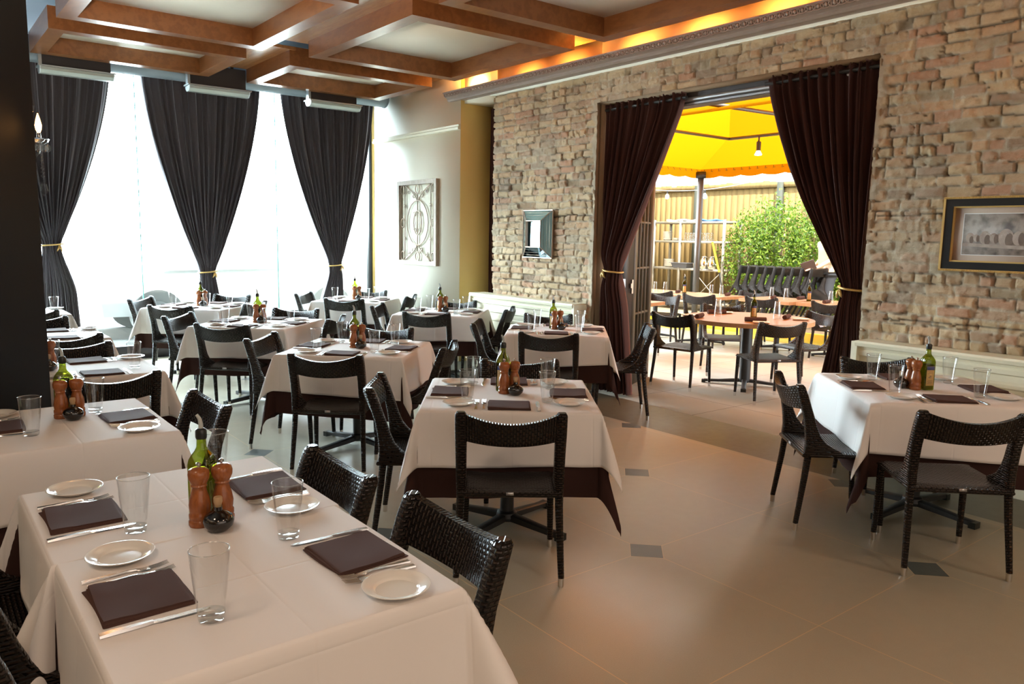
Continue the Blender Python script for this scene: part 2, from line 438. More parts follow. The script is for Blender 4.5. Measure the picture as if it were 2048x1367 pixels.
# brick wall core, its opening from Y 2.97 to 5.87
WY0, WY1, WZT = 2.965, 5.87, 2.945
m_ = MB(); m_.bb(5.69, 6.02, -3.4, WY0, 0, 3.75); m_.bb(5.69, 6.02, WY1, 7.63, 0, 3.75); m_.bb(5.69, 6.02, WY0, WY1, WZT, 3.75)
struct(m_.build('wall_right', MT['plaster'], sharp=0))
m_ = MB(); m_.bb(5.655, 5.70, WY0-.03, WY0+.002, 0, WZT); m_.bb(5.655, 5.70, WY1-.002, WY1+.03, 0, WZT)
struct(m_.build('trim_1', MT['plaster'], sharp=0))

def brick_wall():
    y0, y1, z0, z1, st = 1.15, 7.63, .55, 3.31, .0115
    ny, nz = int((y1-y0)/st), int((z1-z0)/st)
    ys = np.linspace(y0, y1, ny+1); zs = np.linspace(z0, z1, nz+1)
    Yg, Zg = np.meshgrid(ys, zs)
    def vnoise(cell, seed):
        r = np.random.default_rng(seed); a = r.random((int((z1-z0)/cell)+3, int((y1-y0)/cell)+3))
        gy = (Yg-y0)/cell; gz = (Zg-z0)/cell; iy = gy.astype(int); iz = gz.astype(int); fy = gy-iy; fz = gz-iz
        fy = fy*fy*(3-2*fy); fz = fz*fz*(3-2*fz)
        return (a[iz, iy]*(1-fy)+a[iz, iy+1]*fy)*(1-fz)+(a[iz+1, iy]*(1-fy)+a[iz+1, iy+1]*fy)*fz
    yw = Yg+(vnoise(.11, 1)-.5)*.018; zw = Zg+(vnoise(.22, 2)-.5)*.016+(vnoise(.05, 9)-.5)*.008
    ch = .0735
    row = np.floor(zw/ch).astype(int); fz = zw/ch-row
    depth = np.zeros_like(Yg); JT = np.zeros(Yg.shape, bool); tone = np.zeros(Yg.shape+(3,)); r = np.random.default_rng(5)
    pal = np.array([(.58, .44, .27), (.52, .37, .23), (.62, .48, .32), (.46, .31, .21), (.50, .28, .18), (.42, .36, .26), (.60, .39, .23), (.34, .26, .20)])
    for k in range(row.min(), row.max()+1):
        ed = [y0-.3]; header = (k % 6 == 0)
        while ed[-1] < y1+.3: ed.append(ed[-1]+(r.uniform(.09, .12) if header or r.random() < .16 else r.uniform(.19, .235)))
        ed = np.array(ed); msk = row == k; yy = yw[msk]; i = np.searchsorted(ed, yy)-1
        a = yy-ed[i]; b = ed[i+1]-yy
        dy = np.minimum(a, b); dz = np.minimum(fz[msk], 1-fz[msk])*ch
        d = np.minimum(dy, dz)
        off = r.normal(0, .0055, len(ed)); miss = r.random(len(ed)) < .04; off[miss] += .022
        ci = r.choice(len(pal), len(ed), p=[.2, .18, .2, .12, .09, .06, .1, .05])
        tl = r.normal(0, .012, len(ed))
        jd = .009+.013*(r.random(len(ed)) < .35)
        e = np.clip((d-.0035)/.007, 0, 1); e = e*e*(3-2*e)
        JT[msk] = e < .35
        depth[msk] = off[i]*e+(1-e)*jd[i]+tl[i]*(fz[msk]-.5)*e
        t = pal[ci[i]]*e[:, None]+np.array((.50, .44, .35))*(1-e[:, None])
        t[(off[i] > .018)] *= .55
        tone[msk] = t
    # long dark cracks between courses and plaster smears
    for zc, a, b in ((3.02, 1.2, 2.7), (1.83, 5.9, 7.6), (1.10, 6.0, 7.5), (1.06, 1.2, 2.8), (1.80, 2.4, 2.9), (2.75, 1.2, 1.9)):
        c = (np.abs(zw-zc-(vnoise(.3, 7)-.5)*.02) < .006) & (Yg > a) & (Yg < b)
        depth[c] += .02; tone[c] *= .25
    sm = vnoise(.5, 3); smear = np.clip((sm-.72)*5, 0, 1)
    depth = depth*(1-.6*smear)+.0*smear; tone = tone*(1-.5*smear[..., None])+np.array((.60, .54, .44))*.5*smear[..., None]
    lint = ((Yg > WY0-.25) & (Yg < WY1+.2) & (Zg > WZT)).astype(float)*.6
    depth *= (1-.5*lint)
    edge = np.clip(1-np.minimum(np.abs(Yg-WY0), np.abs(Yg-WY1))/.09-.8*(vnoise(.12, 21)), 0, 1)*(Zg < WZT+.05)
    edge = np.clip(edge*2.5, 0, 1)
    tone = tone*(1-edge[..., None])+np.array((.50, .44, .35))*edge[..., None]; depth = depth*(1-edge)-.004*edge
    depth += (vnoise(.022, 13)-.5)*.009+(vnoise(.045, 14)-.5)*.010
    holes = vnoise(.035, 31) > .955
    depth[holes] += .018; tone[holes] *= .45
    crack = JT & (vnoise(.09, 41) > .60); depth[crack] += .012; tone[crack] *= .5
    tone *= (.68+.42*vnoise(.3, 17))[..., None]*np.array((1.0, .96, .88))
    X = WX+.0+depth
    keep = ~((Yg[:-1, :-1] > WY0-.004) & (Yg[:-1, 1:] < WY1+.010) & (Zg[:-1, :-1] < WZT-.004))
    V = np.stack([X, Yg, Zg], -1).reshape(-1, 3)
    idx = np.arange((ny+1)*(nz+1)).reshape(nz+1, ny+1)
    q = np.stack([idx[:-1, :-1], idx[1:, :-1], idx[1:, 1:], idx[:-1, 1:]], -1)[keep]
    used = np.unique(q); rm = -np.ones(len(V), int); rm[used] = np.arange(len(used)); V = V[used]; q = rm[q]
    me = DATA.meshes.new('wall_brick'); me.vertices.add(len(V)); me.vertices.foreach_set('co', V.astype(np.float32).ravel())
    me.loops.add(q.size); me.loops.foreach_set('vertex_index', q.ravel().astype(np.int32))
    me.polygons.add(len(q)); me.polygons.foreach_set('loop_start', np.arange(0, q.size, 4, dtype=np.int32))
    me.polygons.foreach_set('use_smooth', np.ones(len(q), bool)); me.update(calc_edges=True)
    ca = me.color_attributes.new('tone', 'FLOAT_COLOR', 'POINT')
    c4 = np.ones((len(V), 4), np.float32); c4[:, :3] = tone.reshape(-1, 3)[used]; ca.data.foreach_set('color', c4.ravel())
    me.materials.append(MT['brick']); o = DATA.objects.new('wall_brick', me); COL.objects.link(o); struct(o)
brick_wall()
# recess beyond the brick, gold return face and the cream wall that carries the scroll panel
m_ = MB(); m_.bb(6.06, 6.2, 7.63, 8.3, 0, 3.75); struct(m_.build('wall_recess', MT['gold_paint'], sharp=0))
struct(MB().bb(5.572, 6.2, 8.2, 8.22, 0, 3.75).build('wall_gold', MT['gold_paint'], sharp=0))
struct(MB().bb(5.56, 6.2, 8.212, 10.8, 0, 3.75).build('wall_cream', MT['cream_wall'], sharp=0))
struct(MB().bb(5.62, 6.06, 7.62, 8.2, 3.22, 3.75).build('wall_recess_head', MT['cream_wall'], sharp=0))
m_ = MB(); m_.prism([(5.565, 2.90), (5.525, 2.905), (5.52, 2.93), (5.535, 2.945), (5.53, 2.965), (5.565, 2.975)], 'Y', 8.2, 10.42)
struct(m_.build('trim_2', MT['cream'], sharp=40))
m_ = MB(); m_.prism([(5.565, 0), (5.54, 0), (5.54, .16), (5.55, .18), (5.565, .18)], 'Y', 8.2, 10.42)
struct(m_.build('baseboard_far', MT['cream'], sharp=40))
# wainscot with a deep ledge on both sides of the opening
PROF = [(5.70, 0), (5.50, 0), (5.50, .10), (5.515, .115), (5.515, .15), (5.53, .17), (5.53, .60), (5.512, .615), (5.512, .635), (5.525, .65), (5.525, .70),
        (5.508, .712), (5.508, .735), (5.52, .75), (5.52, .795), (5.50, .805), (5.492, .835), (5.505, .85), (5.50, .868), (5.47, .875), (5.462, .90), (5.47, .915), (5.70, .915)]
m_ = MB(); m_.prism(PROF, 'Y', 5.97, 7.84); m_.bb(5.475, 5.70, 5.95, 5.985, 0, .905); m_.bb(5.475, 5.62, 7.83, 7.86, 0, .905)
struct(m_.build('trim_3', MT['cream'], sharp=30))
m_ = MB(); m_.prism([(x, z*.975) for x, z in PROF], 'Y', -3.3, 2.90); m_.bb(5.475, 5.70, 2.885, 2.93, 0, .885)
struct(m_.build('trim_4', MT['cream'], sharp=30))
# cream strip and cornice with its band of overlapping ovals
struct(MB().bb(5.615, 5.70, -3.3, 7.66, 3.24, 3.33).build('trim_5', MT['cream_wall'], sharp=0))
MT['cornice'] = noisy('cornice_paint', (.34, .28, .24), (.28, .22, .19), 14, .4, .2, .002)
root = empty('cornice', (5.5, 4, 3.26)); tag(root, 'grey-brown cornice with a band of overlapping ovals above the brick wall', 'cornice')
def rel(o, root): o.parent = root; o.location = tuple(-Vector(root.location)); return o
m_ = MB(); m_.prism([(5.66, 3.255), (5.52, 3.255), (5.505, 3.27), (5.505, 3.285), (5.488, 3.295), (5.478, 3.298), (5.470, 3.302), (5.452, 3.340), (5.436, 3.345), (5.436, 3.355), (5.66, 3.355)], 'Y', -3.3, 8.42)
rel(m_.build('moulding', MT['cornice'], sharp=35), root)
m_ = MB()
for k in range(112):
    yc = 8.36-k*.064; cx, cz = 5.456, 3.322; n = Vector((-.955, 0, -.29)).normalized(); uz = Vector((-.29, 0, .955)).normalized()
    ring = [Vector((cx, yc, cz))+Vector((0, 1, 0))*(.044*cos(a))+uz*(.024*sin(a))+n*.005 for a in [2*pi*i/16 for i in range(17)]]
    m_.tube(ring, .0055, 5, False)
    m_.tube([Vector((cx, yc, cz))+n*.001+Vector((0, 1, 0))*.001*q+uz*.019*(q/2) for q in (-2, -1, 0, 1, 2)], [.004, .012, .016, .012, .004], 8)
rel(m_.build('oval_band', MT['cornice'], sharp=60), root)
for k in range(10):
    light('cove_light', 'AREA', (5.53, 7.9-k*.83, 3.365), 9.0, (1.0, .45, .10), (radians(180), radians(12), 0), shape='RECTANGLE', size=.07, size_y=.34)

# coffers: picture-frame boxes hung under the planks
def coffer(name_label, x0, x1, y0, y1):
    zb, zt, w_ = 3.40, 3.60, .14
    r = empty('ceiling_coffer', ((x0+x1)/2, (y0+y1)/2, 3.6)); tag(r, name_label, 'coffer', 'coffers hung in a grid under the ceiling')
    cx, cy = (x0+x1)/2, (y0+y1)/2
    def fr(w0, za, zc, t):
        m = MB()
        m.bb(x0-cx, x1-cx, y0-cy, y0-cy+w0, za, zc); m.bb(x0-cx, x1-cx, y1-cy-w0, y1-cy, za, zc)
        m.bb(x0-cx, x0-cx+w0, y0-cy+w0, y1-cy-w0, za, zc); m.bb(x1-cx-w0, x1-cx, y0-cy+w0, y1-cy-w0, za, zc)
        return m
    fr(w_, zb-3.6, zt-3.6, 0).build('frame', MT['coffer_x'], r, sharp=30)
    MB().bb(x0-cx+.05, x1-cx-.05, y0-cy+.05, y1-cy-.05, -.035, .0).build('panel', MT['panel'], r, sharp=0)
CO = [(1.19, 2.99, 8.40, 9.68, 'walnut ceiling coffer over the leftmost window curtain'), (1.19, 2.99, 5.85, 7.95, 'large walnut ceiling coffer nearer the dark pillar'),
      (3.46, 5.27, 8.40, 9.74, 'walnut ceiling coffer over the third window curtain and cream wall'), (3.46, 5.27, 5.82, 7.90, 'large walnut ceiling coffer touching the far cornice end'),
      (3.46, 5.27, 3.32, 5.42, 'walnut ceiling coffer at the top edge over the patio opening'), (1.19, 2.99, 3.32, 5.42, 'walnut ceiling coffer cut off at the top between two others'),
      (3.46, 5.27, .82, 2.92, 'walnut ceiling coffer overhead near the framed picture'), (1.19, 2.99, .82, 2.92, 'walnut ceiling coffer overhead above the open floor')]
for x0, x1, y0, y1, l in CO: coffer(l, x0, x1, y0, y1)
m_ = MB()
for a, b in ((-3.2, 8.02), (8.36, 9.74)):
    m_.bb(2.93, 3.52, a, b, 3.56, 3.59); m_.bb(5.21, 5.64, a, b, 3.56, 3.59)
m_.bb(3.52, 5.21, 5.36, 5.88, 3.53, 3.56); m_.bb(1.25, 2.93, 5.36, 5.88, 3.53, 3.56)
m_.bb(3.52, 5.21, 2.86, 3.38, 3.53, 3.56); m_.bb(1.25, 2.93, 2.86, 3.38, 3.53, 3.56)
struct(m_.build('trim_6', MT['plank'], sharp=30))

# dark pillar
o = MB().bb(-.75, .545, 4.45, 4.82, 0, 3.75).build('pillar', MT['pillar'], sharp=0); struct(o)

# window wall at Y 10.5
m_ = MB(); m_.bb(-3.2, 5.56, 10.50, 10.62, 0, .16); struct(m_.build('wall_window_base', MT['heater_case'], sharp=0))
struct(MB().bb(-3.2, 5.56, 10.50, 10.62, 3.60, 3.75).build('wall_window_head', MT['duct'], sharp=0))
struct(MB().bb(-3.2, -.2, 10.50, 10.62, .16, 3.6).build('wall_window_end', MT['inner_wall'], sharp=0))
for k, (a, b) in enumerate(((-.2, 2.36), (2.375, 4.11), (4.125, 5.50))):
    struct(MB().bb(a, b, 10.55, 10.556, .16, 3.6).build('window_%d' % (k+1), MT['pane'], sharp=0))
MT['joint'] = mat('glass_edge', (.25, .72, .68), .3)
m_ = MB(); m_.bb(2.362, 2.373, 10.545, 10.56, .16, 3.6); m_.bb(4.112, 4.123, 10.545, 10.56, .16, 3.6)
struct(m_.build('trim_7', MT['joint'], sharp=0))
m_ = MB(); m_.bb(5.50, 5.53, 10.46, 10.58, 0, 3.6); struct(m_.build('trim_8', MT['iron'], sharp=0))
m_ = MB(); m_.bb(5.53, 5.56, 10.44, 10.62, 0, 3.6); struct(m_.build('trim_9', MT['gold_paint'], sharp=0))
# duct under the ceiling in front of the windows
r = empty('air_duct', (3.4, 10.04, 3.5)); tag(r, 'grey round air duct running under the ceiling along the windows', 'duct')
MB().tube([(-3.4, 0, 0), (2.1, 0, 0)], .13, 20).build('pipe', MT['duct'], r); MB().tube([(2.1, 0, 0), (2.12, 0, 0)], .136, 20).build('end_cap', MT['duct'], r)

# heaters
def heater():
    r = empty('infrared_heater')
    m = MB(); m.bb(-.34, .34, .02, .10, .07, .32); m.build('casing', MT['heater_case'], r, 30)
    m = MB(); m.bb(-.37, .37, -.10, .10, .052, .066); m.bb(-.355, -.325, -.02, .06, .066, .36); m.build('bracket', MT['heater_metal'], r, 30)
    m = MB(); pr = [(-.085, .05), (-.078, .02), (-.04, -.012), (.04, -.012), (.078, .02), (.085, .05)]
    m.prism(pr, 'X', -.345, .345); m.build('reflector', MT['heater_glass'], r, 30)
    for xe in (.345, -.355): MB().prism([(a*1.06, b*1.05) for a, b in pr], 'X', xe, xe+.010).build('end_plate', MT['heater_metal'], r, 30)
    MB().bb(-.2, -.17, .03, .06, .32, .56).build('hanger', MT['iron'], r, 0); MB().bb(.17, .2, .03, .06, .32, .56).build('hanger', MT['iron'], r, 0)
    return r
BUILD['heater'] = heater
for (x, l) in ((1.63, 'first curtain at the pillar'), (3.13, 'middle curtain'), (4.62, 'third curtain near the cream wall')):
    inst('heater', (x, 9.78, 3.235), 0, 'infrared heater hung in front of the '+l, 'heater', 'infrared heaters above the window curtains')

# ================================================================== CURTAINS
def curtain(label, rows, axis, pos, npl, amp, material, tie_z, group, head=False, cat='curtain', seed=0, facing=-1):
    """rows: (z, a, b) edges along the wall; pleats stand out along the other axis"""
    r = empty('curtain', (0, 0, 0)); rows = sorted(rows, reverse=True)
    zs = [q[0] for q in rows]; rr = random.Random(seed)
    def itp(z, k):
        for i in range(len(rows)-1):
            if rows[i][0] >= z >= rows[i+1][0]:
                t = (rows[i][0]-z)/(rows[i][0]-rows[i+1][0]); return rows[i][k]*(1-t)+rows[i+1][k]*t
        return rows[-1][k]
    def sm(z, k): return (itp(min(z+.07, zs[0]), k)+itp(z, k)*2+itp(max(z-.07, zs[-1]), k))/4
    ph = [rr.uniform(-.5, .5) for _ in range(npl+2)]; am = [rr.uniform(.55, 1.15) for _ in range(npl+2)]
    W0 = abs(rows[0][2]-rows[0][1])
    def fn(u, v):
        z = zs[0]+(zs[-1]-zs[0])*v
        a, b = sm(z, 1), sm(z, 2); w_ = abs(b-a)
        k = u*npl; i = int(k); f = k-i
        ang = 2*pi*(k+.18*sin(2*pi*k*.37+seed))
        A = amp*am[i]*(1-f)+amp*am[i+1]*f
        dens = min(1.0+.9*(1-w_/W0), 1.8)
        d = A*dens*sin(ang)*(1-.6*exp(-((z-tie_z)/.10)**2))+.35*A*sin(2.3*ang+1)
        # gather bulge makes the bunch round at the tie
        d += .05*exp(-((z-tie_z)/.35)**2)*sin(pi*u)
        c = a+(b-a)*u+.012*cos(ang)*min(1, w_/.6)
        if head and z > zs[0]-.10: q_ = (z-zs[0]+.10)/.1; d += (.010*sin(3*ang+2)+.012*sin(5.3*ang+9*z))*q_; z += .012*q_*sin(4.1*ang)
        d = facing*d
        return (c, pos+d, z) if axis == 'X' else (pos+d, c, z)
    m = MB().grid(fn, npl*10, 90)
    m.build('fabric', material, r, sharp=0, mod=[('SOLIDIFY', dict(thickness=.004))])
    a, b = sm(tie_z, 1), sm(tie_z, 2); c = (a+b)/2; hw = abs(b-a)/2+.022
    m = MB(); ring = []
    for i in range(33):
        t = 2*pi*i/32; x_ = c+hw*cos(t); y_ = pos+facing*.02+(.085+.01*sin(3*t))*sin(t); z_ = tie_z+.012*cos(t)
        ring.append((x_, y_, z_) if axis == 'X' else (y_, x_, z_))
    m.tube(ring, .009, 8, False)
    kx = c+hw*.6
    for dx in (-.03, .02):
        pts = [(kx+dx*q, pos+facing*(.08+.02*sin(pi*q)), tie_z-.005-.07*q) for q in (0, .3, .6, 1)]
        m.tube([p if axis == 'X' else (p[1], p[0], p[2]) for p in pts], [.006, .013, .011, .005], 7)
    m.build('tieback', MT['gold'], r, sharp=0)
    if head:
        y_ = lambda q: (q, pos, zs[0]-.05) if axis == 'X' else (pos, q, zs[0]-.05)
        MB().tube([y_(rows[0][1]-.02), y_(rows[0][2]+.02)], .016, 10).build('rod', MT['iron'], r)
    return tag(r, label, cat, group)
TW = 3.58
def wrows(x0, x1, cx, tz, hw, bw, bc, pw=1.6):
    R_ = []
    for i in range(13):
        t = i/12; z = TW+(tz-TW)*t; f = 1-t**pw
        R_.append((z, cx-hw+(x0-cx+hw)*f, cx+hw+(x1-cx-hw)*f))
    R_ += [(tz-.12, cx-hw-.02, cx+hw+.02), (tz-.5, bc-bw*.8, bc+bw*.8), (.02, bc-bw, bc+bw)]
    return R_
WC = 10.29
curtain('dark tied-back velvet window curtain beside the dark pillar', wrows(.55, 2.07, 1.36, 1.42, .085, .24, 1.40), 'X', WC, 17, .035, MT['velvet_window'], 1.42, 'velvet curtains tied at the windows', seed=3)
curtain('dark tied-back velvet window curtain in the middle of the windows', wrows(2.37, 3.82, 3.08, 1.09, .085, .18, 3.10), 'X', WC, 17, .035, MT['velvet_window'], 1.09, 'velvet curtains tied at the windows', seed=5)
curtain('dark tied-back velvet window curtain nearest the cream wall', wrows(4.07, 5.47, 4.85, 1.16, .085, .22, 4.80), 'X', WC, 17, .035, MT['velvet_window'], 1.16, 'velvet curtains tied at the windows', seed=8)
PCX = 5.76
LR = [(2.94, 4.84, 5.84), (2.80, 4.86, 5.84), (2.5, 5.00, 5.845), (2.2, 5.14, 5.85), (1.9, 5.29, 5.85), (1.6, 5.44, 5.83), (1.4, 5.54, 5.80), (1.27, 5.58, 5.76), (1.15, 5.56, 5.77), (.9, 5.49, 5.82), (.5, 5.44, 5.85), (.02, 5.38, 5.86)]
curtain('brown velvet curtain tied back beside the French door', LR, 'Y', PCX, 11, .045, MT['velvet'], 1.27, 'velvet curtains in the patio opening', head=True, seed=12)
RR = [(2.94, 2.985, 3.97), (2.80, 2.99, 3.95), (2.5, 3.0, 3.85), (2.2, 3.01, 3.73), (1.9, 3.015, 3.58), (1.6, 3.02, 3.38), (1.4, 3.02, 3.24), (1.25, 3.03, 3.17), (1.1, 3.02, 3.19), (.8, 3.0, 3.25), (.4, 2.99, 3.33), (.02, 2.985, 3.40)]
curtain('brown velvet curtain tied back beside the framed picture wall', RR, 'Y', PCX, 12, .045, MT['velvet'], 1.25, 'velvet curtains in the patio opening', head=True, seed=20)
r = empty('side_curtain', (6.03, 7.9, 0))
m = MB().grid(lambda u, v: (-.012+.02*sin(u*34+.5*sin(v*3)), -.26+.56*u, .02+3.18*(1-v)), 60, 20); m.build('fabric', MT['velvet'], r, sharp=0, mod=[('SOLIDIFY', dict(thickness=.004))])
MB().tube([(-.03, -.24, 1.32), (-.045, -.18, 1.27), (-.03, -.1, 1.25)], .012, 6).build('tieback', MT['gold'], r)
tag(r, 'narrow dark curtain in the recess between yellow pilaster and brick', 'curtain')
# dark header of the opening with a silver rail
m_ = MB(); m_.bb(5.84, 5.98, WY0, WY1, 2.83, 2.945); m_.bb(5.90, 5.98, WY1-.06, WY1, 0, 2.85); m_.bb(5.94, 5.98, WY0, WY0+.01, 0, 2.83); struct(m_.build('trim_10', MT['lintel'], sharp=30))
m_ = MB(); m_.tube([(5.835, WY0+.02, 2.88), (5.835, WY1-.08, 2.88)], .022, 12); m_.bb(5.825, 5.84, WY0, WY1-.06, 2.835, 2.85); struct(m_.build('trim_11', MT['rail'], sharp=30))

# ================================================================== WALL THINGS
# French door leaf folded out at the far jamb
MT['door_paint'] = mat('door_paint_dark', (.045, .036, .030), .4); MT['door_edge'] = mat('door_paint_pale', (.12, .10, .07), .5)
def french_door():
    r = empty('french_door', (6.0, 5.86, 0)); H = 2.78
    # thick folded leaf (edge towards the room), then the glazed leaf swung out
    a = radians(25)
    def P(s, t, z): return Vector((.22+cos(a)*(s-.22)-sin(a)*t, -.01+sin(a)*(s-.22)+cos(a)*t, z))
    m = MB(); m.box((.10, .0, H/2), (.20, .09, H)); m.build('stile', MT['door_paint'], r, 0)
    m = MB()
    s0 = .22
    for s, w_ in ((s0+.05, .10), (s0+.62, .08)): m.box(P(s, 0, H/2), (w_, .05, H), a)
    for z, h in ((.15, .30), (H-.06, .12)): m.box(P(s0+.34, 0, z), (.54, .05, h), a)
    for s in (s0+.22, s0+.34, s0+.46): m.box(P(s, 0, H/2), (.018, .035, H-.4), a)
    for z in (.78, 1.28, 1.78, 2.28): m.box(P(s0+.34, 0, z), (.5, .03, .022), a)
    m.build('glazed_frame', MT['door_edge'], r, 0)
    m = MB().box(P(s0+.34, 0, 1.5), (.5, .006, 2.4), a); m.build('glass', MT['pane'], r, 0)
    m = MB().box((.19, -.05, 1.09), (.022, .012, .15)); m.box((.17, -.055, 1.1), (.03, .02, .05)); m.build('latch', MT['mirror_edge'], r, 30)
    m = MB().box((.03, -.052, 1.10), (.09, .010, .15)); m.build('hinge', MT['rail'], r, 30)
    return tag(r, 'dark glazed French door folded open behind the left patio curtain', 'door')
french_door()

# scroll panel on the cream wall, plane X=5.55
def art():
    y0, y1, z0, z1 = 8.67, 9.68, 1.20, 2.33; X = 5.53
    r = empty('scroll_panel', (5.56, (y0+y1)/2, z0)); cy = (y0+y1)/2; hy = (y1-y0)/2; H = z1-z0; w_ = .055
    m = MB(); m.bb(-.055, 0, -hy, hy, 0, w_); m.bb(-.055, 0, -hy, hy, H-w_, H); m.bb(-.055, 0, -hy, -hy+w_, w_, H-w_); m.bb(-.055, 0, hy-w_, hy, w_, H-w_)
    m.build('frame', MT['art_wood'], r, 30)
    m = MB(); X_ = -.025; T = .008
    def pt(y, z): return (X_, y, z)
    def cir(cy_, cz, ry, rz): m.tube([pt(cy_+ry*cos(2*pi*i/20), cz+rz*sin(2*pi*i/20)) for i in range(21)], T, 6, False)
    for y in (-hy+.17, hy-.17): m.tube([pt(y, w_), pt(y, H-w_)], T, 6)
    m.tube([pt(0, w_+.12), pt(0, H-w_-.12)], T, 6)
    for z in (w_+.06, H/2, H-w_-.06):
        for y in (-hy+w_+.055, hy-w_-.055): cir(y, z, .05, .06)
    for z in (w_+.06, H-w_-.06): cir(0, z, .055, .06)
    cir(0, H/2, .27, .30); cir(0, H/2, .10, .16)
    for sy in (-1, 1):
        for sz in (-1, 1):
            # S-scrolls: a spiral at each end of a bowed bar
            def spiral(c0, r0, turns, a0, dr):
                return [pt(c0[0]+(r0*exp(-dr*t))*cos(a0+dr2*t), c0[1]+(r0*exp(-dr*t))*sin(a0+dr2*t)) for t, dr2 in [(q*turns/24, 1) for q in range(25)]]
            m.tube([pt(sy*(.02+.30*(t**1.5)), H/2+sz*(.30+.20*t)) for t in [i/10 for i in range(11)]], T, 6)
            m.tube(spiral((sy*.10, H/2+sz*.36), .05, 7, 1.2 if sz > 0 else -1.2, .22), T*.8, 5)
            m.tube(spiral((sy*.23, H/2+sz*.42), .04, 7, 2.2, .22), T*.8, 5)
            m.tube(spiral((sy*.06, H/2+sz*.11), .045, 7, .5, .25), T*.8, 5)
            m.tube(spiral((sy*.33, H/2+sz*.22), .035, 7, 1, .22), T*.8, 5)
    m.build('scrollwork', MT['art_iron'], r, 0)
    tag(r, 'tall wood-framed iron scroll panel hung on the cream wall', 'wall panel')
art()

def mirror():
    r = empty('bordered_mirror', (5.635, 6.745, 1.635)); a, b = .255, .262; c, d = .125, .145; D = .075
    # bevelled mirror strips rising to the wall side of the inner glass
    def strip(p):
        m = MB(); b0 = len(m.v); m.v += p; m.face((0, 1, 2, 3))
        n = (Vector(p[1])-Vector(p[0])).cross(Vector(p[2])-Vector(p[0])).normalized()
        return m
    o_ = [(-.012, -a, -b), (-.012, a, -b), (-.012, a, b), (-.012, -a, b)]; i_ = [(-D, -c, -d), (-D, c, -d), (-D, c, d), (-D, -c, d)]
    for k in range(4):
        j = (k+1) % 4
        m = MB(); N = 4
        for q in range(N):
            t0, t1 = q/N, (q+1)/N-.02
            L = lambda p, s, t: tuple(Vector(p)*(1-t)+Vector(s)*t)
            bse = len(m.v); m.v += [L(o_[k], i_[k], t0), L(o_[j], i_[j], t0), L(o_[j], i_[j], t1), L(o_[k], i_[k], t1)]; m.face((bse, bse+3, bse+2, bse+1))
        m.build('mirror_strip', MT['mirror'], r, 5)
    m = MB(); m.bb(-.011, .0, -a, a, -b, b)
    for k in range(4):
        j = (k+1) % 4; m.tube([o_[k], o_[j]], .007, 6); m.tube([i_[k], i_[j]], .007, 6); m.tube([o_[k], i_[k]], .005, 6)
    m.build('bead_frame', MT['mirror_edge'], r, 20)
    m = MB().bb(-.045, -.035, -c, c, -d, d); m.build('inner_glass', MT['mirror'], r, 5)
    tag(r, 'small rectangular mirror with wide blue mirrored border on the brick wall', 'mirror')
mirror()

